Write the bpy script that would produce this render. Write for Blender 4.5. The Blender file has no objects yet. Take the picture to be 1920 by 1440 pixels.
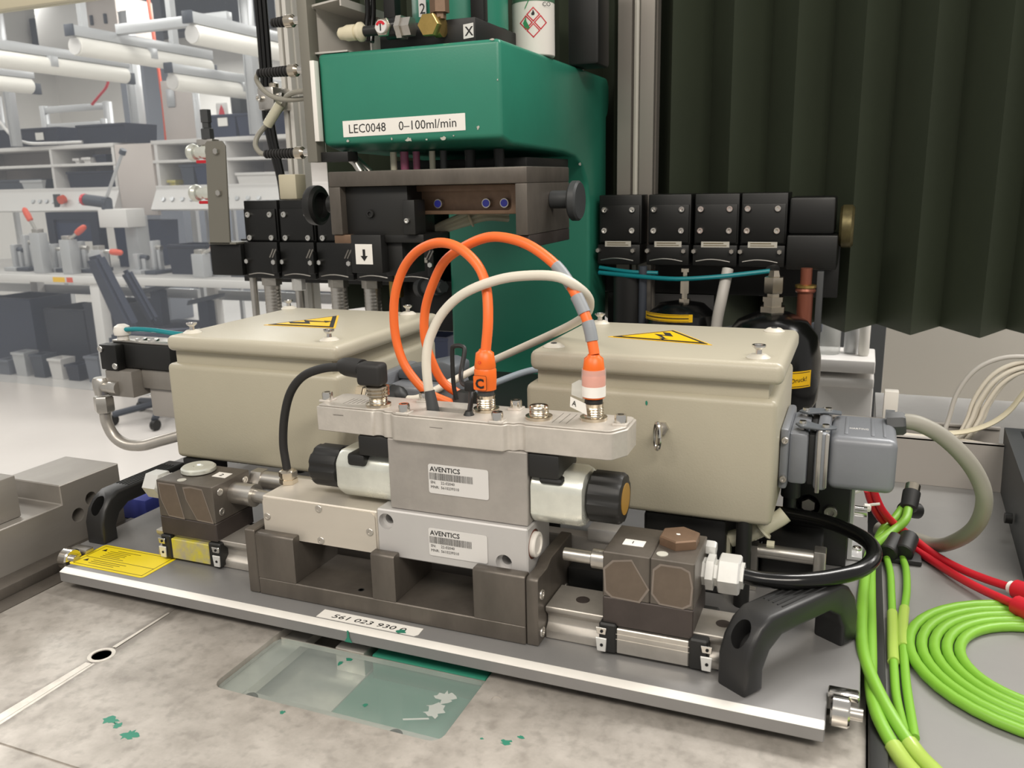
import bpy, bmesh, math, random
from mathutils import Vector, Matrix
random.seed(7)
SC = bpy.context.scene
COL = SC.collection
# ------------------------------------------------------------------ camera
CAM = bpy.data.cameras.new('camera'); cam = bpy.data.objects.new('camera', CAM); COL.objects.link(cam)
CAM.sensor_width = 36.0; CAM.lens = 1589.55/1920*36.0; CAM.clip_start = 0.02; CAM.clip_end = 60
def cam_matrix(yaw, pitch, roll, loc):
    ca, sa, cb, sb, cc, sc = math.cos(yaw), math.sin(yaw), math.cos(pitch), math.sin(pitch), math.cos(roll), math.sin(roll)
    f = Vector((sa*cb, ca*cb, -sb)); r = Vector((ca, -sa, 0)); d = f.cross(r)
    r2 = cc*r + sc*d; d2 = -sc*r + cc*d
    m = Matrix((r2, -d2, -f)).transposed().to_4x4(); m.translation = loc
    return m
cam.matrix_world = cam_matrix(-0.391611792, 0.233598621, 0.0218599963, Vector((0.56129, -0.42821, 0.28563)))
CAM.dof.use_dof = True; CAM.dof.focus_distance = 0.68; CAM.dof.aperture_fstop = 20.0
SC.camera = cam
# ------------------------------------------------------------------ world, lamps, exposure
W = bpy.data.worlds.new('world'); SC.world = W; W.use_nodes = True
W.node_tree.nodes['Background'].inputs[0].default_value = (1.0, 0.97, 0.925, 1)
W.node_tree.nodes['Background'].inputs[1].default_value = 0.46
SC.view_settings.view_transform = 'Standard'; SC.view_settings.look = 'None'
SC.view_settings.gamma = 1.0; SC.view_settings.use_curve_mapping = False; SC.view_settings.exposure = 0.0
def area(name, loc, target, sx, sy, power, col):
    l = bpy.data.lights.new(name, 'AREA'); l.shape = 'RECTANGLE'; l.size = sx; l.size_y = sy; l.energy = power; l.color = col
    o = bpy.data.objects.new(name, l); COL.objects.link(o); o.location = loc
    o.rotation_euler = (Vector(target)-Vector(loc)).to_track_quat('-Z', 'Y').to_euler()
    return o
WARM = (1.0, 0.925, 0.83); NEUT = (1.0, 0.965, 0.92)
area('machine_light', (1.25, -1.15, 1.50), (0.3, 0.15, 0.05), 1.2, 0.22, 25, WARM)
area('machine_light', (-0.25, -1.15, 1.55), (0.25, 0.2, 0.1), 1.2, 0.3, 15, WARM)
for lx, ly in ((-7.2, 3.2), (-4.6, 3.2), (-2.2, 3.4), (-7.2, 5.6), (-4.6, 5.8), (-2.2, 6.0), (-7.5, 8.2), (-4.0, 8.2), (-3.4, 1.5), (0.5, 4.0), (1.4, 1.25), (3.0, 2.6)):  # unseen overhead lights; some added only to brighten the white panel and bench leg
    area('ceiling_fill_light', (lx, ly, 2.0), (lx, ly, 0), 1.5, 0.5, 90 if ly > 8 else 60 if lx == 1.4 else 34, NEUT)
# ------------------------------------------------------------------ materials
def s2l(c): return tuple((x/12.92 if x <= 0.04045 else ((x+0.055)/1.055)**2.4) for x in c)
def rgb(h): return s2l([int(h[i:i+2], 16)/255 for i in (0, 2, 4)])
MATS = {}
def mat(name, h, rough=0.5, metal=0.0, var=0.0, scale=60.0, bump=0.0, bscale=400.0, h2=None, emit=0, coat=0, stretch=None):
    m = bpy.data.materials.new(name); m.use_nodes = True; nt = m.node_tree; b = nt.nodes['Principled BSDF']
    c = rgb(h); b.inputs['Base Color'].default_value = (*c, 1); b.inputs['Roughness'].default_value = rough; b.inputs['Metallic'].default_value = metal
    b.inputs['Coat Weight'].default_value = coat
    tc = None
    if var or bump or h2:
        tc = nt.nodes.new('ShaderNodeTexCoord'); mp = nt.nodes.new('ShaderNodeMapping'); nt.links.new(tc.outputs['Object'], mp.inputs[0])
        if stretch: mp.inputs['Scale'].default_value = stretch
    if var or h2:
        n = nt.nodes.new('ShaderNodeTexNoise'); n.inputs['Scale'].default_value = scale; n.inputs['Detail'].default_value = 5; n.inputs['Roughness'].default_value = 0.65
        nt.links.new(mp.outputs[0], n.inputs['Vector'])
        r = nt.nodes.new('ShaderNodeValToRGB'); r.color_ramp.elements[0].position = 0.34; r.color_ramp.elements[1].position = 0.66
        c2 = rgb(h2) if h2 else tuple(max(0, x*(1-var)) for x in c)
        r.color_ramp.elements[0].color = (*c2, 1); r.color_ramp.elements[1].color = (*(c if h2 else tuple(min(1, x*(1+var*.6)) for x in c)), 1)
        nt.links.new(n.outputs['Fac'], r.inputs[0]); nt.links.new(r.outputs[0], b.inputs['Base Color'])
        mr = nt.nodes.new('ShaderNodeMapRange'); mr.inputs['To Min'].default_value = min(1, rough*1.2); mr.inputs['To Max'].default_value = rough*0.85
        nt.links.new(n.outputs['Fac'], mr.inputs['Value']); nt.links.new(mr.outputs[0], b.inputs['Roughness'])
    if bump:
        n2 = nt.nodes.new('ShaderNodeTexNoise'); n2.inputs['Scale'].default_value = bscale; n2.inputs['Detail'].default_value = 3
        nt.links.new(mp.outputs[0], n2.inputs['Vector'])
        bp = nt.nodes.new('ShaderNodeBump'); bp.inputs['Strength'].default_value = bump; bp.inputs['Distance'].default_value = 0.001
        nt.links.new(n2.outputs['Fac'], bp.inputs['Height']); nt.links.new(bp.outputs[0], b.inputs['Normal'])
    if emit:
        b.inputs['Emission Color'].default_value = (*c, 1); b.inputs['Emission Strength'].default_value = emit
    MATS[name] = m; return m
def clear(name, h, milky=0.1, rough=0.05, alpha=0.0):
    m = bpy.data.materials.new(name); m.use_nodes = True; nt = m.node_tree; out = nt.nodes['Material Output']; nt.nodes.remove(nt.nodes['Principled BSDF'])
    t = nt.nodes.new('ShaderNodeBsdfTransparent'); d = nt.nodes.new('ShaderNodeBsdfDiffuse'); g = nt.nodes.new('ShaderNodeBsdfGlossy')
    d.inputs[0].default_value = (*rgb(h), 1); g.inputs['Roughness'].default_value = rough; t.inputs[0].default_value = (0.97, 0.985, 0.985, 1)
    a = nt.nodes.new('ShaderNodeMixShader'); a.inputs[0].default_value = milky; nt.links.new(t.outputs[0], a.inputs[1]); nt.links.new(d.outputs[0], a.inputs[2])
    f0 = nt.nodes.new('ShaderNodeLayerWeight'); f1 = nt.nodes.new('ShaderNodeMath'); f1.operation = 'POWER'; f1.inputs[1].default_value = 5.0; f = nt.nodes.new('ShaderNodeMath'); f.operation = 'MULTIPLY_ADD'; f.inputs[1].default_value = 0.9; f.inputs[2].default_value = 0.04
    nt.links.new(f0.outputs['Facing'], f1.inputs[0]); nt.links.new(f1.outputs[0], f.inputs[0])
    c = nt.nodes.new('ShaderNodeMixShader'); nt.links.new(f.outputs[0], c.inputs[0]); nt.links.new(a.outputs[0], c.inputs[1]); nt.links.new(g.outputs[0], c.inputs[2])
    nt.links.new(c.outputs[0], out.inputs[0]); MATS[name] = m; return m
mat('enclosure', 'ABA592', 0.38, 0, 0.03, 8, 0.12, 900)
mat('lid', 'B3AD9B', 0.34, 0, 0.03, 8, 0.12, 900)
mat('green_paint', '308069', 0.34, 0, 0.05, 9, 0.05, 500)
mat('chip', 'B9B7AC', 0.5)
mat('gunmetal', '645E57', 0.42, 0.45, 0.18, 45, 0.05, 300, stretch=(1, 1, .35))
mat('gunmetal_dark', '48413E', 0.45, 0.4, 0.15, 40)
mat('patch', '6B5F53', 0.5, 0.3, 0.12, 60)
mat('patch_rim', '8A8077', 0.45, 0.4, 0.1, 60)
mat('cast_alu', 'C9C3BA', 0.42, 0.4, 0.14, 38, 0.08, 600)
mat('valve_body', 'A8A39D', 0.5, 0.4, 0.12, 30, 0.06, 500)
mat('milled_alu', 'D2CBBF', 0.36, 0.45, 0.08, 14, 0.03, 300, stretch=(.3, 1, 1))
mat('anod_alu', 'C6C4C2', 0.45, 0.35, 0.03, 20)
mat('plate', '8C8B8A', 0.42, 0.35, 0.06, 16, 0.03, 400)
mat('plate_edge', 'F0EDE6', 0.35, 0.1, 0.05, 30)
mat('table_steel', 'C0BAB2', 0.34, 0.25, 0, 34, 0.06, 260, h2='A39D95')
mat('table_worn', 'DCD6CC', 0.3, 0.4, 0.15, 90)
mat('ledge', 'DAD7CF', 0.32, 0.7, 0.15, 30)
mat('table_grey', '8F8E8C', 0.4, 0.1, 0.05, 12)
mat('fixture_steel', '8E8982', 0.4, 0.35, 0.1, 22, stretch=(1, .25, 1))
mat('steel', 'C9C5BE', 0.3, 0.9, 0.1, 60)
mat('zinc', 'E2E4DA', 0.28, 0.5, 0.12, 40)
mat('chrome', 'DDDAD4', 0.16, 1.0)
mat('nickel', 'C9BFAE', 0.22, 1.0)
mat('white_zinc', 'DCDCD8', 0.35, 0.35, 0.05, 90)
mat('brass', 'B59A5B', 0.32, 0.9, 0.15, 60)
mat('copper', '8A5240', 0.4, 0.5)
mat('bronze', '7B6350', 0.42, 0.4, 0.12, 80)
mat('black', '1B1B1A', 0.5); mat('black_gloss', '0C0C0C', 0.2); mat('black_rubber', '222120', 0.6)
mat('black_anod', '1A1A19', 0.42, 0.2, 0.1, 50)
mat('dark_grey', '3B3D3E', 0.5); mat('handle_black', '222222', 0.42)
mat('hole', '0A0A0A', 0.8)
mat('hood_grey', '808388', 0.36, 0.2, 0.04, 30, 0.05, 500); mat('hood_dark', '5C6166', 0.45)
mat('orange', 'F0702F', 0.42); mat('orange_dark', 'E86A1C', 0.38)
mat('heat_shrink', '8B8F93', 0.45); mat('white_cable', 'D6CFC0', 0.42); mat('grey_cable', '8E8B80', 0.5); mat('blue_grey', '8D97A0', 0.45)
mat('green_cable', '7CB238', 0.42); mat('red_cable', 'C51D2C', 0.42); mat('teal', '12828A', 0.35); mat('pale_tape', 'A9C45A', 0.3, coat=.4)
mat('yellow', 'F2DA20', 0.4); mat('sign_yellow', 'F0BE0C', 0.4); mat('yellow_paint', 'C9BE3A', 0.45, 0.1, 0.2, 90, h2='A8A08A'); mat('ink', '161616', 0.6); mat('ink_soft', '5A4A10', 0.6)
mat('paper', 'F0EDE6', 0.5); mat('label_silver', 'D9D7D4', 0.4, 0.1); mat('label_dim', 'BEBAAF', 0.4)
mat('white_plastic', 'E4E0D8', 0.4); mat('cream', 'D8CFB4', 0.4); mat('grey_duct', 'BDB9B2', 0.45); mat('trunking', 'A29D97', 0.45)
mat('amber', '9C7630', 0.4); mat('blue_led', '3538A0', 0.25, emit=0.15); mat('blue_part', '4A53A8', 0.4); mat('red', 'C8202E', 0.4)
mat('curtain', '383F30', 0.62, 0, 0.1, 5); mat('post_alu', '98928A', 0.35, 0.5); mat('post_white', 'E0DDD6', 0.4)
mat('panel_white', 'C9C4BA', 0.5); mat('bin', '35383A', 0.5)
mat('floor', 'D2CEC9', 0.22, 0, 0.03, 2); mat('wall', 'DAD7D2', 0.7); mat('bench_white', 'D9D6D2', 0.4); mat('bench_top', 'B9B6B2', 0.35); mat('shelf_side', 'CDC3BC', 0.5)
mat('pillar', '6C7078', 0.6); mat('dark_steel', '3E434C', 0.5); mat('navy', '131A2C', 0.45); mat('navy_light', '222C45', 0.45); mat('lamp_white', 'E6E2D9', 0.4, emit=0.12); mat('lab_alu', 'C2C3C4', 0.35, 0.4)
mat('chair_fabric', '2B3040', 0.8); mat('salmon', 'D8563A', 0.4); mat('washer', 'CBC6B9', 0.4); mat('green_label', '2E8A55', 0.5); mat('can_green', '5C8268', 0.3, 0.3)
mat('pink', '8E4A66', 0.4); mat('bracket_grey', '7F7C72', 0.45, 0.2); mat('grey_ink', '4E4C4A', 0.6); mat('tarnish', '6B6242', 0.4, 0.6, 0.3, 90)
mat('rail_steel', 'B9B4AC', 0.33, 0.6, 0.1, 60)
clear('pane', 'B2BACB', 0.07, 0.08); clear('acrylic', 'C5CFCA', 0.20, 0.12); clear('film', 'F0EFEA', 0.35, 0.15); clear('clear_tube', 'D8D4BC', 0.75, 0.1)
def stained(name, x0):
    """table steel with a dirty band of its own along the groove at object x = x0"""
    m = MATS['table_steel'].copy(); m.name = name; nt = m.node_tree; b = nt.nodes['Principled BSDF']; src = b.inputs['Base Color'].links[0].from_socket
    tc = nt.nodes.new('ShaderNodeTexCoord'); sp = nt.nodes.new('ShaderNodeSeparateXYZ'); nt.links.new(tc.outputs['Object'], sp.inputs[0])
    def math_(op, a, v, c=None):
        n = nt.nodes.new('ShaderNodeMath'); n.operation = op
        for i, q in enumerate((a, v, c)):
            if q is None: continue
            if isinstance(q, (int, float)): n.inputs[i].default_value = q
            else: nt.links.new(q, n.inputs[i])
        return n.outputs[0]
    n1 = nt.nodes.new('ShaderNodeTexNoise'); n1.inputs['Scale'].default_value = 130; n1.inputs['Detail'].default_value = 6; nt.links.new(tc.outputs['Object'], n1.inputs['Vector'])
    d = math_('ABSOLUTE', math_('SUBTRACT', sp.outputs[0], x0), 0)
    d = math_('ADD', d, math_('MULTIPLY', math_('SUBTRACT', n1.outputs['Fac'], .5), .012))
    mr = nt.nodes.new('ShaderNodeMapRange'); mr.interpolation_type = 'SMOOTHSTEP'; nt.links.new(d, mr.inputs['Value']); mr.inputs['From Min'].default_value = .003; mr.inputs['From Max'].default_value = .010; mr.inputs['To Min'].default_value = .62; mr.inputs['To Max'].default_value = 0
    sp2 = nt.nodes.new('ShaderNodeMapRange'); nt.links.new(n1.outputs['Fac'], sp2.inputs['Value']); sp2.inputs['From Min'].default_value = .50; sp2.inputs['From Max'].default_value = .68; sp2.inputs['To Min'].default_value = 0; sp2.inputs['To Max'].default_value = .30
    f = math_('MAXIMUM', mr.outputs[0], sp2.outputs[0])
    mx = nt.nodes.new('ShaderNodeMix'); mx.data_type = 'RGBA'; nt.links.new(f, mx.inputs['Factor']); nt.links.new(src, mx.inputs['A']); mx.inputs['B'].default_value = (*rgb('6E6962'), 1)
    nt.links.new(mx.outputs['Result'], b.inputs['Base Color']); MATS[name] = m
stained('table_top', .1090-.28475)
# ------------------------------------------------------------------ mesh helpers
def new(): return bmesh.new()
def box(bm, x0, x1, y0, y1, z0, z1, b=0.0, seg=2):
    r = bmesh.ops.create_cube(bm, size=1.0); vs = r['verts']
    for v in vs: v.co = Vector(((x0+x1)/2+v.co.x*(x1-x0), (y0+y1)/2+v.co.y*(y1-y0), (z0+z1)/2+v.co.z*(z1-z0)))
    if b: bmesh.ops.bevel(bm, geom=list({e for v in vs for e in v.link_edges}), offset=b, segments=seg, profile=0.5, affect='EDGES')
    return bm
def frame_of(d):
    d = Vector(d).normalized(); u = Vector((0, 0, 1)) if abs(d.z) < .95 else Vector((1, 0, 0))
    a = d.cross(u).normalized(); return d, a, d.cross(a)
def ring_sweep(bm, rings, closed=True, cap=True):
    vr = [[bm.verts.new(p) for p in r] for r in rings]
    for a, b in zip(vr[:-1], vr[1:]):
        n = len(a)
        for i in range(n if closed else n-1):
            j = (i+1) % n
            bm.faces.new((a[i], a[j], b[j], b[i]))
    if cap and closed:
        bm.faces.new(vr[0][::-1]); bm.faces.new(vr[-1])
    return bm
def lathe(bm, o, axis, prof, n=24):
    """prof: (radius, height) pairs along axis from o"""
    d, a, b = frame_of(axis); o = Vector(o)
    return ring_sweep(bm, [[o+d*h+(a*math.cos(2*math.pi*i/n)+b*math.sin(2*math.pi*i/n))*max(r, 1e-5) for i in range(n)] for r, h in prof])
def cyl(bm, p0, p1, r, n=24, c=0.0, r2=None):
    p0, p1 = Vector(p0), Vector(p1); L = (p1-p0).length; r2 = r if r2 is None else r2
    pr = [(r, 0), (r2, L)] if not c else [(r-c, 0), (r, c), (r2, L-c), (r2-c, L)]
    return lathe(bm, p0, p1-p0, pr, n)
def prism(bm, pts, axis, a0, a1, b=0.0, seg=2):
    """pts 2D polygon; axis 'x': (y,z), 'y': (x,z), 'z': (x,y)"""
    def m(p, a): return {'x': (a, p[0], p[1]), 'y': (p[0], a, p[1]), 'z': (p[0], p[1], a)}[axis]
    v0 = [bm.verts.new(m(p, a0)) for p in pts]; v1 = [bm.verts.new(m(p, a1)) for p in pts]; n = len(pts)
    fs = [bm.faces.new(v0[::-1]), bm.faces.new(v1)]
    for i in range(n): fs.append(bm.faces.new((v0[i], v0[(i+1) % n], v1[(i+1) % n], v1[i])))
    bmesh.ops.recalc_face_normals(bm, faces=fs)
    if b: bmesh.ops.bevel(bm, geom=[e for v in v0+v1 for e in v.link_edges if (e.verts[0] in v0) == (e.verts[1] in v0)] and list({e for v in v0+v1 for e in v.link_edges}), offset=b, segments=seg, profile=.5, affect='EDGES')
    return bm
def smooth_path(pts, k=5):
    P = [Vector(p) for p in pts]; P = [P[0]*2-P[1]]+P+[P[-1]*2-P[-2]]; out = []
    for i in range(1, len(P)-2):
        for j in range(k):
            t = j/k; a, b, c, d = P[i-1], P[i], P[i+1], P[i+2]
            out.append(0.5*((2*b)+(-a+c)*t+(2*a-5*b+4*c-d)*t*t+(-a+3*b-3*c+d)*t**3))
    return out+[P[-2]]
def tube(bm, pts, r, n=12, k=5, smooth=True, flat=1.0):
    path = smooth_path(pts, k) if smooth and len(pts) > 2 else [Vector(p) for p in pts]
    rings = []; prev = None
    for i, p in enumerate(path):
        t = (path[min(i+1, len(path)-1)]-path[max(i-1, 0)]).normalized()
        if prev is None: _, a, _ = frame_of(t)
        else: a = (prev-t*prev.dot(t)).normalized()
        prev = a; b = t.cross(a); rr = r(i/(len(path)-1)) if callable(r) else r
        rings.append([p+(a*math.cos(2*math.pi*j/n)+b*math.sin(2*math.pi*j/n)*flat)*rr for j in range(n)])
    return ring_sweep(bm, rings)
def rrect(x0, x1, y0, y1, r, n=4):
    out = []
    for cx, cy, a0 in ((x1-r, y1-r, 0), (x0+r, y1-r, 90), (x0+r, y0+r, 180), (x1-r, y0+r, 270)):
        for i in range(n+1):
            a = math.radians(a0+90*i/n); out.append((cx+r*math.cos(a), cy+r*math.sin(a)))
    return out
def ellipse(cx, cy, a, b, n=20): return [(cx+a*math.cos(2*math.pi*i/n), cy+b*math.sin(2*math.pi*i/n)) for i in range(n)]
def to_mesh(bm, name, m, ang=35):
    bmesh.ops.recalc_face_normals(bm, faces=bm.faces); me = bpy.data.meshes.new(name); bm.to_mesh(me); bm.free()
    if m: me.materials.append(MATS[m])
    me.shade_smooth(); me.set_sharp_from_angle(angle=math.radians(ang)); return me
def cut(me, cutters):
    """real boolean holes: cutters is a list of bmeshes"""
    o = bpy.data.objects.new('work', me); COL.objects.link(o); tmp = []
    for c in cutters:
        cm = to_mesh(c, 'cutter', None); co = bpy.data.objects.new('cutter', cm); COL.objects.link(co); tmp.append(co)
        md = o.modifiers.new('b', 'BOOLEAN'); md.operation = 'DIFFERENCE'; md.object = co; md.solver = 'EXACT'
    dg = bpy.context.evaluated_depsgraph_get(); dg.update()
    res = bpy.data.meshes.new_from_object(o.evaluated_get(dg)); res.name = me.name
    for t in [o]+tmp: bpy.data.objects.remove(t, do_unlink=True)
    res.materials.clear() if len(res.materials) > 1 else None
    if not res.materials and me.materials: res.materials.append(me.materials[0])
    for p in res.polygons: p.material_index = 0
    res.shade_smooth(); res.set_sharp_from_angle(angle=math.radians(35)); return res
def wloc(o):
    v = Vector(o.location)
    while o.parent: o = o.parent; v = v+Vector(o.location)
    return v
def tag(o, label=None, cat=None, group=None, kind=None):
    if label: o['label'] = label
    if cat: o['category'] = cat
    if group: o['group'] = group
    if kind: o['kind'] = kind
    return o
def thing(name, label, cat, loc, group=None):
    o = bpy.data.objects.new(name, None); COL.objects.link(o); o.location = loc; o.empty_display_size = 0.01
    return tag(o, label, cat, group)
def place(name, me, parent=None, label=None):
    """me is in world coordinates; give the object an origin of its own at the base of its bounds"""
    xs = [v.co for v in me.vertices]; lo = Vector([min(c[i] for c in xs) for i in range(3)]); hi = Vector([max(c[i] for c in xs) for i in range(3)])
    org = Vector(((lo.x+hi.x)/2, (lo.y+hi.y)/2, lo.z)); me.transform(Matrix.Translation(-org))
    o = bpy.data.objects.new(name, me); COL.objects.link(o)
    if parent: o.parent = parent; o.location = org-wloc(parent)
    else: o.location = org
    if label: o['label'] = label
    return o
def part(name, bm, m, parent, label=None, ang=35): return place(name, to_mesh(bm, name, m, ang), parent, label)
def solo(name, bm, m, label, cat, group=None, ang=35): return tag(place(name, to_mesh(bm, name, m, ang)), label, cat, group)
def struct(name, bm, m, label=None): return tag(place(name, to_mesh(bm, name, m)), label, None, None, 'structure')
SHARED = {}
def screw(parent, pos, axis, r, h, m='chrome', name='screw', hexa=False):
    """socket head (or hex head) screw, one shared mesh per material"""
    k = (m, hexa)
    if k not in SHARED:
        bm = new()
        if hexa: lathe(bm, (0, 0, 0), (0, 0, 1), [(1, 0), (1, .8), (.86, 1), (0, 1)], 6)
        else: lathe(bm, (0, 0, 0), (0, 0, 1), [(1, 0), (1, .75), (.88, 1), (.52, 1), (.48, .45), (0, .4)], 16)
        SHARED[k] = to_mesh(bm, name, m)
    o = bpy.data.objects.new(name, SHARED[k]); COL.objects.link(o); o.scale = (r, r, h)
    o.rotation_euler = Vector(axis).to_track_quat('Z', 'Y').to_euler()
    o.parent = parent; o.location = Vector(pos)-wloc(parent); return o
def text(parent, s, org, right, up, size, m='ink', name='lettering', thick=0.00012, fit=None, bold=0.0, depth=None):
    c = bpy.data.curves.new(name, 'FONT'); c.body = s; c.size = size; c.extrude = thick/2; c.resolution_u = 2; c.offset = bold
    o = bpy.data.objects.new('t', c); me = bpy.data.meshes.new_from_object(o); bpy.data.objects.remove(o)
    r = Vector(right).normalized(); u = Vector(up).normalized(); n = r.cross(u)
    if fit:
        xs = [v.co.x for v in me.vertices]; k = fit/max(1e-6, max(xs)-min(xs)); x0 = min(xs)
        for v in me.vertices: v.co.x = (v.co.x-x0)*k
    for v in me.vertices: v.co = Vector(org)+r*v.co.x+u*v.co.y+n*v.co.z
    me.materials.clear(); me.materials.append(MATS[m]); me.name = name
    return place(name, me, parent)
def decal(bm, org, right, up, poly, t=0.0002):
    """flat print of its own small thickness, polygon in (right, up) metres"""
    r = Vector(right).normalized(); u = Vector(up).normalized(); n = r.cross(u); o = Vector(org)
    v0 = [bm.verts.new(o+r*x+u*y) for x, y in poly]; v1 = [bm.verts.new(o+r*x+u*y+n*t) for x, y in poly]; k = len(poly)
    bm.faces.new(v0[::-1]); bm.faces.new(v1)
    for i in range(k): bm.faces.new((v0[i], v0[(i+1) % k], v1[(i+1) % k], v1[i]))
    return bm
X, Y, Z = Vector((1, 0, 0)), Vector((0, 1, 0)), Vector((0, 0, 1))
def blob(cx, cy, r, n=14, e=1.0, j=.35):
    return [(cx+r*e*math.cos(2*math.pi*i/n)*(1+random.uniform(-j, j)), cy+r*math.sin(2*math.pi*i/n)*(1+random.uniform(-j, j))) for i in range(n)]
# ================================================================== room shell
FZ = -1.165
b = new(); box(b, -11, 6, -3, 9.6, FZ-.1, FZ); struct('floor', b, 'floor')
b = new(); box(b, -11, 6, 9.6, 9.75, FZ, 3.2); struct('wall_back', b, 'wall')
b = new(); box(b, -11.15, -11, -3, 9.75, FZ, 3.2); struct('wall_left', b, 'wall')
# ================================================================== machine table
T = thing('machine_table', 'ground steel machine table with a pocket and grooves in front', 'table', (0.2, 0.2, FZ))
sl = new(); box(sl, -.0125, .582, -.42, .118, -.045, -.017, .0012)
me = to_mesh(sl, 'top_plate', 'table_top')
pk = new(); prism(pk, rrect(.2025, .3620, -.064, .30, .008), 'z', -.06, -.0)
h1 = new(); cyl(h1, (.1075, -.061, -.04), (.1075, -.061, 0), .0062)
g1 = new(); prism(g1, [(.1077, -.0175), (.1103, -.0175), (.1103, -.0162), (.1077, -.0162)], 'y', -.5, -.0705)
g3 = new(); prism(g3, [(.1077, -.0175), (.1103, -.0175), (.1103, -.0162), (.1077, -.0162)], 'y', -.0515, .2)
g2 = new(); box(g2, -.1, .30, -.1525, -.1505, -.0178, -.016)
sc = new(); cyl(sc, (.376, -.015, -.0175), (.376, -.015, 0), .0032)
place('top_plate', cut(me, [pk, h1, g1, g2, g3, sc]), T)
b = new(); lathe(b, (.1075, -.061, -.0174), Z, [(.0064, 0), (.0064, .0006), (.0088, .0006), (.0088, 0)], 28); part('hole_rim', b, 'table_worn', T)
b = new(); decal(b, (0, 0, -.0171), X, Y, [(.1000, -.30), (.1010, -.2), (.1035, -.12), (.1050, -.0715), (.1100, -.0712), (.1104, -.3)]); part('worn_streak', b, 'table_worn', T)
b = new(); decal(b, (0, 0, -.0171), X, Y, [(.1104, -.3), (.1140, -.3), (.1130, -.15), (.1122, -.0706), (.1104, -.0710)]); part('worn_streak', b, 'table_worn', T)
b = new(); decal(b, (0, 0, -.0171), X, Y, [(.1060, -.0505), (.1092, -.0505), (.1086, -.02), (.1084, .0), (.1066, .0), (.1066, -.03)]); part('worn_streak', b, 'table_worn', T)
b = new(); box(b, .2027, .2200, -.0638, .03, -.030, -.0235); box(b, .2195, .3618, -.0638, -.0525, -.030, -.0235); part('pocket_ledge', b, 'ledge', T)
for sx, sy in ((.228, -.0585), (.331, -.0590)):
    b = new(); lathe(b, (sx, sy, -.0236), Z, [(.0045, 0), (.0045, .0012), (.0040, .0018), (.002, .0018), (.0018, .0008), (0, .0008)], 20); part('pocket_screw', b, 'black', T)
b = new(); prism(b, rrect(.2032, .3612, -.0630, .0035, .007), 'z', -.0232, -.0200); part('clear_cover', b, 'acrylic', T, 'clear scuffed acrylic cover over the pocket')
b = new(); box(b, .2045, .3600, .0036, .0044, -.0234, -.0198); part('cover_edge', b, 'ledge', T, 'polished rear edge of the clear cover')
b = new(); decal(b, (0, 0, -.0199), X, Y, blob(.345, -.020, .006, 18, 1, .5)); part('scuff', b, 'film', T)
b = new(); decal(b, (0, 0, -.0199), X, Y, blob(.344, -.034, .006, 18, 1, .5)); part('scuff', b, 'film', T)
b = new(); decal(b, (0, 0, -.0199), X, Y, [(.330, -.048), (.331, -.049), (.345, -.043), (.344, -.042)]); part('scuff', b, 'film', T)
b = new(); box(b, -.160, -.0135, -.42, .1188, -.06, -.0205); box(b, -.160, .583, .119, .70, -.06, -.0205); part('bed', b, 'table_grey', T)
b = new(); box(b, -.0305, -.0135, -.42, .118, -.0204, -.0172, .0006); part('edge_strip', b, 'gunmetal', T)
b = new(); box(b, .5828, .5925, -.42, .30, -.05, -.0115, .0012); part('edge_trim', b, 'black', T)
b = new(); box(b, .5928, 1.25, -.42, .85, -.05, -.0165); part('side_top', b, 'table_grey', T)
b = new(); box(b, -.15, 1.2, -.35, .8, FZ, -.061); part('cabinet', b, 'table_grey', T)
for cx, cy, r, e in ((.193, -.1195, .0042, 1.2), (.170, -.1130, .0032, 1.7), (.179, -.1150, .0022, 1.4), (.397, -.050, .0022, 1.3), (.262, -.071, .0016, 1), (.403, -.043, .0012, 1.6), (.383, -.052, .0008, 1.3)):
    b = new(); decal(b, (0, 0, -.0171), X, Y, blob(cx, cy, r, 18, e, .45), .0002); part('paint_drip', b, 'green_paint', T)
for cx, cy, r, e in ((.262, -.010, .0022, .7), (.265, -.004, .0020, 1.2), (.302, -.044, .0015, 1)):
    b = new(); decal(b, (0, 0, -.0199), X, Y, blob(cx, cy, r, 16, e, .4), .0002); part('paint_drip', b, 'green_paint', T)
# green base frame of the press below the pocket
b = new(); box(b, .268, .45, -.058, .14, -.095, -.058, .004); box(b, .205, .266, -.058, .14, -.095, -.058, .003)
BF = thing('green_underframe', 'green painted machine base frame seen through the table pocket', 'frame', (.33, .05, -.061))
b = new(); box(b, .2720, .362, -.058, .14, -.0605, -.036, .001); box(b, .2770, .3600, .0048, .03, -.0370, -.0190, .001); part('green_beam', b, 'green_paint', BF)
b = new(); box(b, .2045, .2718, -.058, .14, -.0605, -.036, .001); box(b, .2480, .2710, .0048, .03, -.037, -.0190, .001); part('steel_beam', b, 'ledge', BF, 'bare steel beam beside the green one')
# ================================================================== left fixture on the bed
F = thing('fixture_block', 'stepped ground steel fixture block left of the plate', 'fixture', (-.09, .05, -.0205))
pr = [(-.30, -.0195), (.1125, -.0195), (.1125, .0455), (.0500, .0455), (.0500, .0285), (-.30, .0285)]
b = new(); prism(b, pr, 'x', -.115, -.0500, .0008, 1); me = to_mesh(b, 'stepped_body', 'fixture_steel')
cs = []
for cy, cz, r in ((.064, .014, .0062), (.079, .024, .0058)):
    c = new(); cyl(c, (-.062, cy, cz), (-.045, cy, cz), r); cs.append(c)
place('stepped_body', cut(me, cs), F)
b = new(); box(b, -.0499, -.0310, -.30, .118, -.0203, -.0090, .001); part('slide_rail', b, 'gunmetal', F)
b = new(); box(b, -.108, -.060, -.02, .0200, .0287, .0640, .001); part('end_stop', b, 'fixture_steel', F)
screw(F, (-.075, .012, .064), Z, .004, .004)
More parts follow.
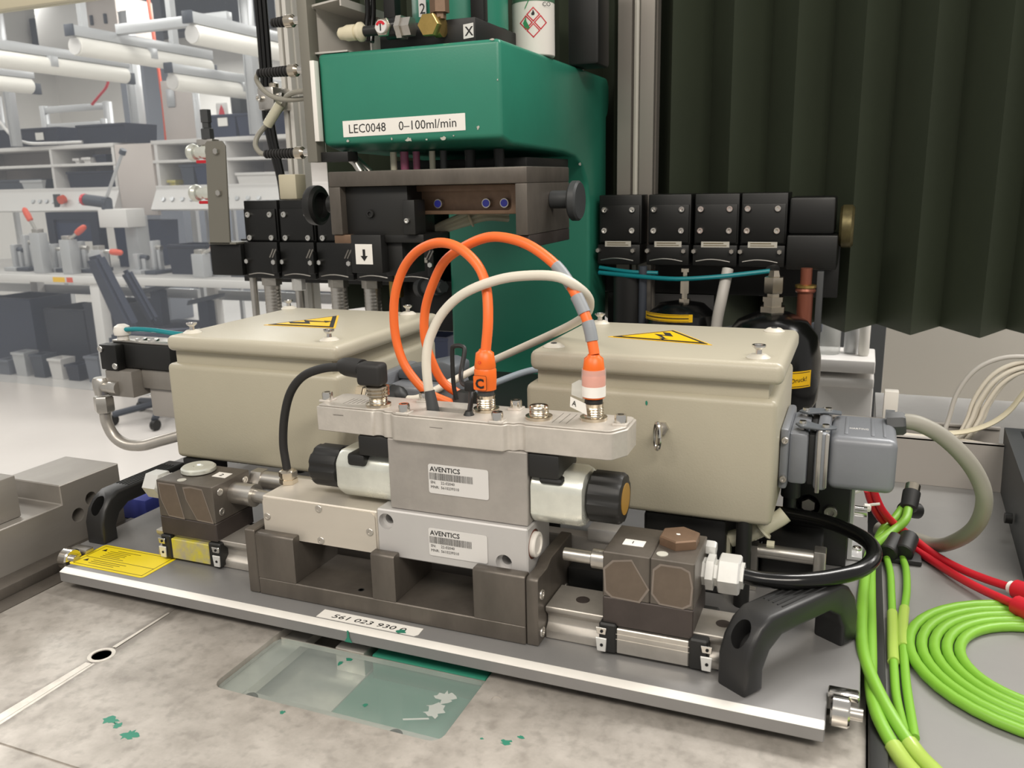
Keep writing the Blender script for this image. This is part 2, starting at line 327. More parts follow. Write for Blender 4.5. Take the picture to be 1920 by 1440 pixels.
screw(F, (-.072, .113, .038), Y, .0035, .006)
# ================================================================== fixture plate carrying the valve
P = thing('fixture_plate', 'grey anodised aluminium carrier plate with two black handles and yellow sticker', 'plate', (.28, .12, -.017))
out = [(-.0005, .0), (.5605, .0), (.5605, .0325), (.5775, .0325), (.5775, .285), (-.026, .285), (-.026, .0325), (-.0005, .0325)]
b = new(); prism(b, out, 'z', -.0100, 0, .0006, 1); me = to_mesh(b, 'plate_body', 'plate'); c = new(); prism(c, [(-.003, .003), (.0056, .003), (.0056, 0), (0, -.0019), (-.003, -.0019)], 'x', -.002, .5620); place('plate_body', cut(me, [c]), P)
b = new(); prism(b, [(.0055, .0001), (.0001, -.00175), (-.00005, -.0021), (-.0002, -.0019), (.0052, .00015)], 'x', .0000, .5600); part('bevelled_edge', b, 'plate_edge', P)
for px in (.02, .30, .54):
    b = new(); box(b, px-.012, px+.012, .14, .17, -.0170, -.0102, .001); part('support_pad', b, 'steel', P)
def roller(x0, x1, y, pinx):
    b = new(); cyl(b, (x0, y, .0005), (x1, y, .0005), .0085, 28, .001); part('roller', b, 'chrome', P)
    b = new(); cyl(b, (min(x1, pinx), y, .0005), (max(x0, pinx), y, .0005), .0035, 16); part('roller_pin', b, 'steel', P)
roller(.5625, .5725, .0165, .579)
roller(-.0130, -.0040, .0170, -.0006)
b = new(); box(b, .5605, .5770, .0265, .0345, .0005, .0048, .0012); part('roller_bracket', b, 'chrome', P)
b = new(); box(b, -.0180, -.0010, .0265, .0345, .0005, .0048, .0012); part('roller_bracket', b, 'steel', P)
def handle(A, B, h, w):
    A, B = Vector((*A, 0)), Vector((*B, 0)); d = B-A; L = d.length; d.normalize(); s = Vector((-d.y, d.x, 0))
    o = [(0, 0), (0, h*.45), (.004, h*.70), (.011, h*.90), (.020, h), (L-.020, h), (L-.011, h*.9), (L-.004, h*.70), (L, h*.45), (L, 0), (L-.015, 0), (L-.015, h*.30), (L-.020, h*.52), (L-.030, h*.66), (.030, h*.66), (.020, h*.52), (.015, h*.30), (.015, 0)]
    b = new(); v0 = [b.verts.new(A+d*q+Z*z-s*w/2) for q, z in o]; v1 = [b.verts.new(A+d*q+Z*z+s*w/2) for q, z in o]; n = len(o)
    f = [b.faces.new(v0[::-1]), b.faces.new(v1)]+[b.faces.new((v0[i], v0[(i+1) % n], v1[(i+1) % n], v1[i])) for i in range(n)]
    bmesh.ops.recalc_face_normals(b, faces=b.faces); bmesh.ops.bevel(b, geom=list(f[0].edges)+list(f[1].edges), offset=.0028, segments=3, profile=.5, affect='EDGES')
    me = to_mesh(b, 'handle', 'handle_black'); cs = []
    for q, sg in ((.0085, 1), (L-.0085, -1)):
        c = new(); nrm = (Z*.75-d*sg*.66).normalized(); p = A+d*q+Z*h*.72; tv = nrm.cross(s).normalized()
        ring_sweep(c, [[p+nrm*k+tv*.0085*math.cos(2*math.pi*i/20)+s*.0056*math.sin(2*math.pi*i/20) for i in range(20)] for k in (-.010, .02)]); cs.append(c)
    H = place('handle', cut(me, cs), P)
    for k in (-2, -1, 0, 1, 2):
        b = new(); p0, p1 = A+d*.034+Z*h+s*k*.0032, A+d*(L-.030)+Z*h+s*k*.0032; tube(b, [p0, p1], .0006, 6, smooth=False); part('grip_rib', b, 'handle_black', H)
handle((.5090, .0165), (.5660, .1050), .044, .022)
handle((-.0130, .0470), (-.0130, .1640), .041, .020)
b = new(); decal(b, (0, 0, .0001), X, Y, rrect(-.0030, .0740, .0105, .0475, .003), .0003); st = part('warning_sticker', b, 'yellow', P, 'yellow printed sticker at the front left corner')
# sticker print: frame, divider, two small triangles, text rows
b = new()
for (x0, x1, y0, y1) in ((.000, .0710, .0448, .0454), (.000, .0710, .0128, .0134), (.000, .0006, .0128, .0454), (.0704, .0710, .0128, .0454), (.000, .0710, .0250, .0256)): box(b, x0, x1, y0, y1, .0004, .00045)
part('printed_frame', b, 'ink_soft', st)
for y0, y1 in ((.0375, .0410), (.0190, .0225)):
    b = new(); decal(b, (0, 0, .0004), X, Y, [(.004, y0), (.0085, y0), (.00625, y1)]); part('printed_triangle', b, 'ink', st)
b = new()
for i, y in enumerate((.0405, .0380, .0355, .0330, .0305, .0280)): box(b, .012 if i else .018, .012+(.030, .022, .020, .021, .018, .024)[i], y, y+.0007, .0004, .00045)
for i, y in enumerate((.0215, .0190, .0165)): box(b, .012, .012+(.034, .03, .026)[i], y, y+.0007, .0004, .00045)
part('printed_rows', b, 'ink_soft', st)
b = new(); decal(b, (0, 0, .0001), X, Y, [(.2335, .0065), (.3090, .0065), (.3110, .0090), (.3105, .0168), (.2335, .0168)], .0003); nl = part('number_label', b, 'paper', P, 'white paper strip printed with a part number')
text(nl, '561 023 930 0', (.2440, .0087, .0005), X, Y+X*.25, .0068, fit=.056)
b = new(); decal(b, (0, 0, .0006), X, Y, blob(.2985, .0085, .0022, 14, 1.7, .4)); part('paint_drip', b, 'green_paint', P)
b = new(); decal(b, (0, -.00045, 0), X, Z, [(.2625, -.001), (.2637, -.001), (.2640, -.006), (.2660, -.0095), (.2600, -.0095), (.2622, -.006)]); part('paint_drip', b, 'green_paint', P)
# ================================================================== press: head, throat and column
PR = thing('press_frame', 'green painted C frame press with head and column', 'press', (.107, .75, -.06))
prof = [(.400, .330), (.400, .4255), (.790, .4255), (.7995, .415), (.8000, .392), (.795, .378), (.786, .370), (.786, -.0605), (.703, -.0605), (.703, .255), (.695, .282), (.675, .303), (.645, .315), (.600, .3195), (.430, .3235)]
b = new(); prism(b, prof, 'x', -.0015, .2140, .005, 3); part('frame_body', b, 'green_paint', PR)
b = new(); box(b, .205, .245, .640, .690, .4257, .56, .004); part('rear_bracket', b, 'black', PR)
b = new(); box(b, .060, .175, .70, .80, .4256, .4300, .001); part('top_pad', b, 'dark_grey', PR)
b = new(); box(b, .196, .206, .70, .706, .4256, .4330, .001); part('corner_tab', b, 'steel', PR)
b = new(); lx = Vector((.1465, 0, .0015)).normalized(); decal(b, (.0258, .3998, .3375), lx, Z, [(0, 0), (.1480, 0), (.1480, .0170), (0, .0170)], .0003); lb = part('range_label', b, 'paper', PR, 'white label strip printed with range')
text(lb, 'LEC0048', (.0335, .3994, .3414), lx, Z, .0132, fit=.0460); text(lb, '0\u2013100ml/min', (.0955, .3994, .3421), lx, Z, .0132, fit=.0680)
random.seed(3)
for cx, cz, r, e in ((.107, .3322, .0022, 1.6), (.148, .3322, .0018, 1.6), (.086, .334, .0012, .6), (.188, .341, .0017, .8), (.160, .334, .001, .8), (.031, .3335, .0012, 1.4), (.128, .3315, .001, 1.2), (.211, .386, .001, .7), (.206, .4245, .001, 2.5)):
    b = new(); decal(b, (0, .3997, 0), X, Z, blob(cx, cz, r, 9, e, .5), .0003); part('paint_chip', b, 'chip', PR)
b = new(); decal(b, (.2142, 0, 0), Y, Z, blob(.66, .3065, .002, 9, 2.4, .3), .0003); part('paint_chip', b, 'chip', PR)
# ---- things mounted above the head
b = new(); box(b, .066, .1790, .420, .560, .4257, .4510, .001)
AD = thing('adapter_block', 'black adapter block lettered X on top of the press head', 'block', (.12, .49, .4257)); part('block_body', b, 'black', AD)
b = new(); decal(b, (0, .4199, 0), X, Z, [(.1655, .4305), (.1770, .4315), (.1770, .4455), (.1655, .4445)], .0003); q = part('letter_label', b, 'label_silver', AD, 'silver label with letter X'); text(q, 'X', (.1675, .4195, .4335), X, Z, .0125, bold=.0002)
b = new(); cyl(b, (.125, .4115, .4440), (.125, .4200, .4440), .004); part('port', b, 'black', AD)
b = new(); cyl(b, (.1250, .500, .4511), (.1250, .500, .640), .054, 40)
CY = thing('hydraulic_cylinder', 'green hydraulic cylinder standing on the black adapter block', 'cylinder', (.125, .5, .4511)); part('cylinder_body', b, 'green_paint', CY)
b = new(); box(b, .163, .178, .444, .456, .4512, .640, .001); part('tie_bar', b, 'black', CY)
b = new(); box(b, .062, .076, .438, .452, .4512, .640, .001); part('tie_bar', b, 'black', CY)
b = new(); decal(b, (0, .4445, 0), X, Z, [(.1020, .4610), (.1110, .4605), (.1110, .4785), (.1020, .4790)], .0006); q = part('number_tag', b, 'label_silver', CY, 'silver tag with numeral 2'); text(q, '2', (.1030, .4436, .4640), X, Z, .0150)
b = new(); lathe(b, (.1385, .3920, .4430), Y, [(.0112, 0), (.0118, .001), (.0118, .0090), (.0080, .0090), (.0080, .0280)], 6)
BR = thing('banjo_fitting', 'brass banjo fitting with hexagon head on the adapter block', 'fitting', (.14, .405, .432)); part('hex_head', b, 'brass', BR)
b = new(); cyl(b, (.1390, .4105, .4430), (.1470, .4105, .4430), .0105); part('banjo_body', b, 'brass', BR)
b = new(); lathe(b, (.1440, .4100, .4500), Z, [(.0065, 0), (.0065, .006), (.0100, .006), (.0100, .070)], 6); part('union_nut', b, 'bronze', BR)
b = new(); lathe(b, (.0880, .3880, .4440), Y, [(.0090, 0), (.0098, .001), (.0098, .0050), (.0070, .0050), (.0070, .0320)], 6)
FC = thing('flow_control', 'flow control valve with red dial mark and slotted screw', 'valve', (.09, .4, .432)); part('hex_nut', b, 'nickel', FC)
b = new(); cyl(b, (.0880, .3850, .4440), (.0880, .3882, .4440), .0066, 28, .0004); q = part('dial', b, 'label_silver', FC)
b = new(); decal(b, (.0880, .3849, .4440), X, Z, [(.0058*math.cos(a), .0058*math.sin(a)) for a in [math.radians(d) for d in range(20, 161, 14)]]+[(.0030*math.cos(a), .0030*math.sin(a)) for a in [math.radians(d) for d in range(160, 19, -14)]]); part('red_mark', b, 'red', q)
b = new(); box(b, .0874, .0886, .3846, .3850, .4400, .4470); part('slot', b, 'hole', q)
b = new(); lathe(b, (.1010, .4010, .4440), X, [(.0125, 0), (.0125, .0060), (.0100, .0060), (.0100, .0160)], 6); part('body_nut', b, 'steel', FC)
b = new(); cyl(b, (.0880, .4010, .4440), (.1012, .4010, .4440), .0110); part('valve_barrel', b, 'black_gloss', FC)
b = new(); cyl(b, (.0560, .4020, .4440), (.0800, .4020, .4440), .0052); part('side_stem', b, 'black', FC)
b = new(); lathe(b, (.0260, .4020, .4440), X, [(.003, 0), (.0062, .003), (.0068, .008), (.0082, .012), (.0082, .022), (.0066, .023), (.0066, .026), (.0098, .0265), (.0098, .0295), (.0060, .0330)], 24)
PF = thing('push_fitting', 'white push in pneumatic fitting in front of the grey duct', 'fitting', (.04, .402, .434)); part('fitting_body', b, 'cream', PF)
b = new(); cyl(b, (.0550, .4020, .4440), (.0575, .4020, .4440), .0056); part('release_collar', b, 'teal', PF)
# cable duct open at its end
b = new()
DU = thing('cable_duct', 'grey plastic cable duct open at its cut end above the press', 'duct', (.02, .5, .4258))
box(b, -.0060, .0150, .402, .72, .4259, .4278); box(b, -.0078, -.0060, .402, .72, .4259, .4650, .0003); box(b, .0360, .0378, .45, .72, .4259, .4650); part('duct_channel', b, 'grey_duct', DU)
b = new(); box(b, .0150, .0360, .402, .72, .4259, .4276); part('duct_floor', b, 'grey_duct', DU)
b = new(); prism(b, [(-.0085, .4650), (-.0062, .4650), (-.0050, .4740), (.0300, .4780), (.0300, .4720), (.0318, .4720), (.0318, .4800), (-.0055, .4760)], 'y', .402, .72); part('duct_lid', b, 'grey_duct', DU)
for i, dx in enumerate((0, .0045, .002)):
    b = new(); tube(b, [(.046+dx, .425+.004*i, .438), (.046+dx, .428+.004*i, .455), (.0475+dx, .43+.004*i, .48), (.045+dx, .43+.004*i, .56)], .0030, 10)
    solo('hose', b, 'black_gloss', ('black hose rising beside the duct, nearest of three', 'black hose rising beside the duct, middle of three', 'black hose rising beside the duct, farthest right of three')[1 if dx == .002 else (0 if dx == 0 else 2)], 'hose', 'hoses beside the duct')
# side plate with sensors
SP = thing('sensor_bracket', 'narrow grey steel side plate on the left of the press head', 'bracket', (-.012, .41, .31))
b = new(); box(b, -.0180, -.0052, .3920, .4100, .3120, .5600, .0008); part('side_plate', b, 'bracket_grey', SP)
b = new(); box(b, -.0052, .0005, .3900, .3985, .3340, .4180, .0004); part('white_strip', b, 'paper', SP, 'white plastic strip')
b = new(); box(b, -.0052, .030, .3990, .420, .3120, .3225, .0008); part('lower_jaw', b, 'black', SP)
for z, t, boot in ((.4620, 'top sensor plug, cut by upper frame edge', .018), (.4110, 'middle sensor plug with black corrugated boot', .042), (.3230, 'lower sensor plug with black corrugated boot', .042)):
    S = thing('sensor_plug', t, 'sensor', (-.05, .412, z-.007), 'sensor plugs on the press side plate')
    b = new(); cyl(b, (-.0280, .4010, z), (-.0178, .4010, z), .0040, 16); part('barrel', b, 'chrome', S)
    b = new(); lathe(b, (-.0400, .4010, z), X, [(.006, 0), (.0068, .001), (.0068, .0095), (.006, .0105), (.004, .0125)], 20); part('coupling_nut', b, 'nickel', S)
    b = new(); pf = []; n = int(boot/.004)
    for i in range(n): pf += [(.0052-.0012*(n-i)/n, i*.004), (.0060-.0012*(n-i)/n, i*.004+.0010), (.0060-.0012*(n-i)/n, i*.004+.0028), (.0050-.0012*(n-i)/n, i*.004+.0032)]
    lathe(b, (-.0400-boot, .4010, z), X, pf+[(.0052, boot)], 16); part('boot', b, 'black_rubber', S)
b = new(); tube(b, [(-.082, .401, .323), (-.090, .402, .325), (-.098, .405, .334), (-.096, .41, .346), (-.080, .415, .362), (-.062, .415, .376), (-.050, .405, .384), (-.034, .400, .388), (-.018, .399, .3885)], .0030, 10)
solo('sensor_cable', b, 'grey_cable', 'grey sensor cable looping down to the lower boot', 'cable')
b = new(); tube(b, [(-.082, .401, .411), (-.086, .402, .405), (-.082, .404, .396), (-.072, .404, .388), (-.060, .404, .383), (-.046, .404, .381), (-.034, .406, .3812), (-.0185, .406, .382)], .0028, 10)
solo('sensor_cable', b, 'grey_cable', 'grey sensor cable looping from the middle boot', 'cable')
b = new(); tube(b, [(-.084, .412, .356), (-.064, .412, .378)], .0058, 12, smooth=False); solo('cable_sleeve', b, 'clear_tube', 'translucent sleeve around the grey sensor cables', 'sleeve')
# spray can on the head
CN = thing('spray_can', 'white and green aerosol can with hazard diamonds on the press head', 'can', (.194, .550, .4256))
b = new(); lathe(b, (.1930, .552, .4257), Z, [(.0235, 0), (.0245, .001), (.0245, .0600), (.0245, .0920)], 40); part('can_body', b, 'white_plastic', CN)
b = new(); lathe(b, (.1930, .552, .4878), Z, [(.0247, -.005), (.0247, 0), (.0220, .008), (.0140, .0150), (.0120, .060)], 40); part('can_top', b, 'can_green', CN, 'green shoulder and cap')
fx = Vector((.93, -.36, 0)).normalized(); fo = Vector((.1930, .552, .4257))-Vector((.36, .93, 0)).normalized()*.0250
def on_can(du, z): # point on the can surface, du metres along its front
    a = du/.0247; n = Vector((.35, -.94, 0)).normalized(); t = Vector((.94, .35, 0)).normalized()
    return Vector((.1930, .552, z))+(n*math.cos(a)+t*math.sin(a))*.0249
for k, (du, dz) in enumerate(((0, .0430), (-.0085, .0345), (.0085, .0345), (0, .0260))):
    b = new(); R = .0080; pt = [(0, R), (R, 0), (0, -R), (-R, 0)]; inn = .78
    vo = [b.verts.new(on_can(du+x, .4257+dz+y)) for x, y in pt]; vi = [b.verts.new(on_can(du+x*inn, .4257+dz+y*inn)) for x, y in pt]
    for i in range(4): b.faces.new((vo[i], vo[(i+1) % 4], vi[(i+1) % 4], vi[i]))
    part('hazard_diamond', b, 'red', CN)
b = new(); v = [b.verts.new(on_can(x*.9, .4257+.0420+y)) for x, y in ((-.002, 0), (-.0025, .002), (-.001, .0035), (-.0005, .006), (.0012, .0035), (.0018, .0018), (.001, 0))]; b.faces.new(v); part('flame_print', b, 'ink', CN)
b = new(); v = [b.verts.new(on_can(x, .4257+y)) for x, y in ((-.010, .048), (-.0085, .050), (-.004, .0585), (-.0035, .0600), (-.006, .0570), (-.0095, .0505))]; b.faces.new(v); part('leaf_print', b, 'green_label', CN)
b = new(); v = [b.verts.new(on_can(x, .4257+y)) for x, y in ((-.012, .034), (-.0085, .041), (-.0078, .036), (-.004, .029), (-.007, .027), (-.010, .029))]; b.faces.new(v); part('leaf_print', b, 'green_label', CN)
t = text(CN, 'CO', on_can(.0105, .4257+.0515)+Vector((.0003, -.0004, 0)), Vector((.75, .62, 0)), Z, .0065, 'ink')
# ================================================================== tool frame under the head
TF = thing('tool_frame', 'dark bronze steel portal tool frame hanging under the press head', 'tool', (.14, .42, .19))
b = new(); box(b, .0285, .2560, .3600, .4900, .2845, .3005, .0015); box(b, .0285, .0425, .3600, .4600, .2345, .2845, .0008); box(b, .2435, .2560, .3600, .4900, .2345, .2845, .0008); part('portal', b, 'gunmetal', TF)
b = new(); box(b, .2440, .2560, .3650, .4900, .2215, .2343, .001); part('foot_block', b, 'gunmetal_dark', TF)
b = new(); box(b, .0426, .1180, .3700, .4300, .2330, .2844, .0008); part('inner_block', b, 'black', TF)
b = new(); box(b, .1180, .2434, .3900, .4300, .2540, .2844, .001); me = to_mesh(b, 'inner_bar', 'bronze')
c = new(); prism(c, rrect(.10, .2270, .2580, .2780, .004), 'y', .38, .402); c2 = new(); cyl(c2, (.2410, .38, .2810), (.2410, .42, .2810), .0062)
place('inner_bar', cut(me, [c, c2]), TF)
for x in (.1960, .2165, .1400):
    b = new(); cyl(b, (x, .3960, .2650), (x, .4030, .2650), .0048, 20); q = part('sensor', b, 'steel', TF)
    b = new(); cyl(b, (x, .3955, .2650), (x, .3961, .2650), .0038, 20); part('sensor_face', b, 'blue_led', q)
b = new(); cyl(b, (.2560, .4300, .2670), (.2840, .4300, .2670), .0092, 24, .0008); cyl(b, (.2780, .4300, .2655), (.2880, .4300, .2655), .0205, 32, .002); part('pin_knob', b, 'dark_grey', TF)
b = new(); cyl(b, (-.0180, .4300, .2650), (.0284, .4300, .2650), .0100, 24); lathe(b, (-.0420, .4300, .2640), X, [(.0225, 0), (.0230, .002), (.0230, .009), (.0190, .012), (.0150, .012), (.0150, .004), (0, .004)], 32); part('pin_knob', b, 'black', TF)
b = new(); box(b, .0300, .0520, .3620, .3950, .2250, .2343, .001); part('lower_jaw', b, 'bronze', TF)
b = new(); box(b, .0500, .0880, .3620, .4250, .1935, .2343, .001); j = part('tool_holder', b, 'black', TF)
b = new(); decal(b, (0, .3618, 0), X, Z, [(.0560, .2030), (.0770, .2030), (.0770, .2245), (.0560, .2245)], .0003); q = part('arrow_label', b, 'paper', TF, 'white label with a black down arrow')
b = new(); decal(b, (0, .3614, 0), X, Z, [(.0652, .2190), (.0682, .2190), (.0682, .2120), (.0710, .2120), (.0667, .2065), (.0624, .2120), (.0652, .2120)], .0003); part('down_arrow', b, 'ink', q)
b = new(); box(b, .0880, .1350, .3700, .4300, .2255, .2343, .001); part('slide_plate', b, 'black', TF)
b = new(); box(b, .0880, .1060, .3750, .4250, .1900, .2255, .001); part('slide_block', b, 'black', TF)
b = new(); box(b, .1150, .1290, .3640, .3880, .2343, .2700, .001); part('clip', b, 'black', TF)
screw(TF, (.1205, .3638, .2490), -Y, .0030, .003); screw(TF, (.0730, .3699, .2560), -Y, .0045, .003, 'black')
for x, y, r, m in ((.018, .42, .0042, 'steel'), (.008, .44, .0040, 'steel'), (.0, .43, .0035, 'steel'), (.064, .44, .0038, 'clear_tube'), (.078, .44, .0048, 'pink'), (.0905, .445, .0040, 'pink'), (.108, .45, .0035, 'clear_tube'), (.122, .45, .0040, 'dark_grey'), (.150, .46, .0060, 'black'), (.185, .46, .0060, 'black')):
    b = new(); cyl(b, (max(x, .033) if x < .03 else x, y, .3000), (x if x > .004 else .004, y, .3215), r, 14); part('tie_rod' if m == 'steel' else 'feed_tube', b, m, TF)
for i, dz in enumerate((0, .006, .0115)):
    b = new(); tube(b, [(.1000, .428, .2245-dz*.4), (.118, .4335, .2380-dz*.55), (.135, .436, .2455-dz*.7), (.152, .44, .2520-dz*.85), (.172, .45, .2580-dz*.9), (.190, .47, .2570-dz)], .0036, 10); part('clear_hose', b, 'clear_tube', TF)
b = new(); lathe(b, (.1560, .4405, .2465), Vector((.8, .3, .3)), [(.0085, 0), (.0092, .0012), (.0085, .0024)], 16); part('cable_tie', b, 'cream', TF)
b = new(); box(b, .030, .205, .4920, .640, .3010, .3130, .001); part('shade_plate', b, 'black', TF)  # black plate added to stand in for shade under the press head
# ================================================================== valve bank
def valve_block(name, x0, w, z0, label, screws, tagm, dim):
    V = thing('solenoid_valve', label, 'valve', (x0+w/2, .74, z0), 'black valves in the bank behind the enclosures')
    b = new(); box(b, x0, x0+w, .7240, .785, .1995, .2655, .0015); part('valve_body', b, 'black_anod', V)
    b = new(); box(b, x0+.002, x0+w-.002, .7200, .7240, .2020, .2520, .0008); part('front_plate', b, 'black_anod', V)
    for sx in (.17, .83) if w > .06 else (.15, .80):
        for sz in (.2060, .2430 if w > .06 else .2460):
            if (sx, sz) in screws: continue
            screw(V, (x0+w*sx, .7199, sz-.0 if w > .06 else sz+.012 if sz < .22 else sz), -Y, .0049 if w > .06 else .0042, .003)
    b = new(); box(b, x0, x0+w, .7160, .785, z0, .1993, .0015); part('base_block', b, 'black_anod', V)
    b = new(); tube(b, [(x0+w*.08, .7158, z0+.006), (x0+w*.35, .7156, z0+.0085), (x0+w*.6, .7156, z0+.008), (x0+w*.85, .7158, z0+.0055)], .0008, 6); part('edge_glint', b, 'steel', V)
    return V
n = ('leftmost', 'second from left', 'third from left', 'fourth from left', 'fifth from left')
for k in range(5):
    x0 = -.3850+.0712*k
    V = valve_block('v', x0, .066, .1400, 'black valve block, %s of the left bank' % n[k], (), None, None)
    b = new(); box(b, x0+.060, x0+.0715, .7050, .7160, .150, .1850, .002); part('clamp_lug', b, 'black_anod', V)
    screw(V, (x0+.066, .7049, .168), -Y, .0045, .003, 'chrome', hexa=True); screw(V, (x0+.006, .7159, .168), -Y, .0045, .006, 'chrome', 'bolt', True)
    for dx in (-.003, .002): 
        b = new(); tube(b, [(x0+.062+dx, .7048, .1755), (x0+.070+dx, .7048, .1890)], .0012, 6, smooth=False); part('wire_clip', b, 'steel', V)
    if k == 4: b = new(); box(b, x0+.030, x0+.066, .7152, .7160, .170, .1775); part('type_label', b, 'label_dim', V)
for k, x0 in enumerate((.2215, .2905, .3530, .4130)):
    w = .0598 if k == 0 else .0575
    V = valve_block('v', x0, w, .1720, 'black valve block, %s of the right bank' % ('leftmost, beside the column', 'second', 'third', 'rightmost')[k], (), None, None)
    b = new(); box(b, x0+.011, x0+.0475, .7154, .7160, .1965, .2040); q = part('type_label', b, 'label_dim', V)
    b = new(); box(b, x0+.014, x0+.040, .7151, .7154, .2012, .2022); box(b, x0+.014, x0+.044, .7151, .7154, .1985, .1993); part('printed_rows', b, 'ink_soft', q)
    for dx in (.002, .051): screw(V, (x0+dx, .7159, .1915), -Y, .0034, .006, 'steel', 'bolt', True)
b = new(); box(b, .4725, .5330, .7100, .785, .1700, .2130, .002); box(b, .4725, .5280, .722, .785, .2132, .2600, .004)
tag(place('end_block', to_mesh(b, 'end_block', 'black_anod')), 'plain black end block at the right end of the valve bank', 'block')
b = new(); cyl(b, (.5332, .75, .222), (.5500, .75, .222), .027, 24, .003)
tag(place('brass_plug', to_mesh(b, 'brass_plug', 'tarnish')), 'tarnished brass plug at the end of the valve bank beside the curtain', 'plug')
b = new(); box(b, -.4500, -.3862, .7080, .785, .1440, .1960, .002); tag(place('end_block', to_mesh(b, 'end_block', 'black_anod')), 'plain black end block at the left end of the valve bank', 'block')
b = new(); box(b, -.45, .535, .787, .7965, .125, .1990, .001); solo('mounting_rail', b, 'black', 'black steel rail that the valve bank is bolted to', 'rail')
# legs and fittings below the bank
def column(name, label, cat, x, y, z0, z1, prof, m, n=20, group=None):
    b = new(); lathe(b, (x, y, z0), Z, prof, n); return solo(name, b, m, label, cat, group)
for k, (x, t) in enumerate(((-.350, 'leftmost threaded steel post under the valve bank'), (-.2185, 'middle threaded steel post under the valve bank'), (-.156, 'right threaded steel post under the valve bank'))):
    V = thing('threaded_post', t, 'post', (x, .735, -.0205), 'steel posts under the left valve bank')
    b = new(); pf = [(.0135, 0)]
    for i in range(26): pf += [(.0135, i*.0055+.001), (.0130, i*.0055+.003), (.0135, i*.0055+.005)]
    lathe(b, (x, .735, -.0205), Z, pf+[(.0135, .147)], 20); part('post_shaft', b, 'steel', V)
    b = new(); lathe(b, (x, .735, .1270), Z, [(.0165, 0), (.0165, .0125)], 6); part('lock_nut', b, 'steel', V)
def fitting(x, y, z, label, m, s=1.0, cat='fitting', z0=None):
    V = thing('pipe_fitting', label, cat, (x, y, z-.05))
    b = new(); lathe(b, (x, y, z-.012*s), Z, [(.0085*s, 0), (.0095*s, .001), (.0095*s, .022*s), (.0080*s, .0235*s)], 6); part('union_nut', b, m, V)
    b = new(); lathe(b, (x, y, z+.0115*s), Z, [(.006*s, 0), (.006*s, .004), (.0085*s, .004), (.0085*s, .012), (.005*s, .012), (.005*s, .024)], 16); part('stem', b, m, V)
    b = new(); cyl(b, (x, y, z-.0125*s), (x, y, z0 if z0 is not None else z-.06), .0055*s, 12); part('pipe', b, 'steel' if m != 'brass' else 'nickel', V)
    return V
fitting(-.291, .728, .134, 'white union nut fitting under the left valve bank', 'white_zinc', 1.15, z0=-.0205)
fitting(-.108, .728, .128, 'brass union nut fitting under the left valve bank', 'brass', 1.15, z0=-.0205)
b = new(); cyl(b, (-.388, .735, -.0205), (-.388, .735, .1438), .0062, 16); solo('steel_pipe', b, 'steel', 'thin vertical steel pipe below the left end block', 'pipe')
b = new(); cyl(b, (-.050, .72, .132), (-.018, .70, .136), .012, 20, .001); cyl(b, (-.018, .70, .136), (-.008, .694, .137), .009, 6); cyl(b, (-.062, .728, .131), (-.05, .72, .132), .0165, 24); cyl(b, (-.06, .727, .131), (-.06, .74, .145), .006)
tag(place('pressure_sensor', to_mesh(b, 'pressure_sensor', 'dark_grey')), 'round grey pressure sensor behind the orange cables', 'sensor')
b = new(); box(b, -.12, -.004, .745, .785, .06, .1395, .003); solo('manifold_block', b, 'black', 'black manifold block under the bank left of the column', 'manifold')
# accumulators
b = new(); box(b, .2160, .3720, .7880, .7960, -.0205, .124, .001); solo('rear_panel', b, 'black', 'black rear panel below the valve bank right of the column', 'panel')
b = new(); box(b, .0, .48, .300, .590, -.0205, .040, .002); solo('dark_filler', b, 'black', 'low black box added to darken the space behind the carrier plate under both enclosures', 'cover')  # black box added to darken the bright bed below the enclosures
A = thing('accumulator', 'large black spherical accumulator behind the right enclosure', 'accumulator', (.463, .660, -.0205))
b = new(); lathe(b, (.4640, .660, -.0165), Z, [(.030, 0), (.048, .010), (.0585, .030), (.0605, .060), (.0600, .085), (.055, .110), (.042, .128), (.022, .138), (.010, .140)], 40); part('vessel', b, 'black_gloss', A)
b = new(); lathe(b, (.4640, .660, .1215), Z, [(.016, 0), (.016, .008), (.012, .008), (.012, .014), (.0135, .014), (.0135, .020), (.008, .020), (.008, .024), (.0115, .024), (.0125, .026), (.0125, .044), (.008, .045), (.006, .052)], 6); part('valve_stem', b, 'nickel', A)
def wrap(parent, c, r, a0, a1, z0, z1, m, name, lab=None, n=10):
    b = new(); vs = []
    for z in (z0, z1): vs.append([b.verts.new((c[0]+r*math.cos(a0+(a1-a0)*i/n), c[1]+r*math.sin(a0+(a1-a0)*i/n), z)) for i in range(n+1)])
    for i in range(n): b.faces.new((vs[0][i], vs[0][i+1], vs[1][i+1], vs[1][i]))
    return part(name, b, m, parent, lab)
l = wrap(A, (.464, .660), .0612, math.radians(-88), math.radians(-34), .0385, .0590, 'sign_yellow', 'warning_label', 'yellow warning label')
for z0, z1 in ((.0400, .0408), (.0567, .0575)): wrap(l, (.464, .660), .0614, math.radians(-86), math.radians(-36), z0, z1, 'ink', 'printed_line')
a = math.radians(-61); text(l, 'Druck!', (.464+.0617*math.cos(a), .660+.0617*math.sin(a)-.0012, .0450), (math.cos(a+math.pi/2+.2), math.sin(a+math.pi/2+.2), .08), Z, .0080)
A = thing('accumulator', 'smaller black accumulator with a yellow label left of the large one', 'accumulator', (.345, .700, -.0205))
b = new(); lathe(b, (.3450, .690, -.0165), Z, [(.03, 0), (.046, .012), (.048, .03), (.048, .105), (.044, .128), (.03, .141), (.010, .1445)], 36); part('vessel', b, 'black_gloss', A)
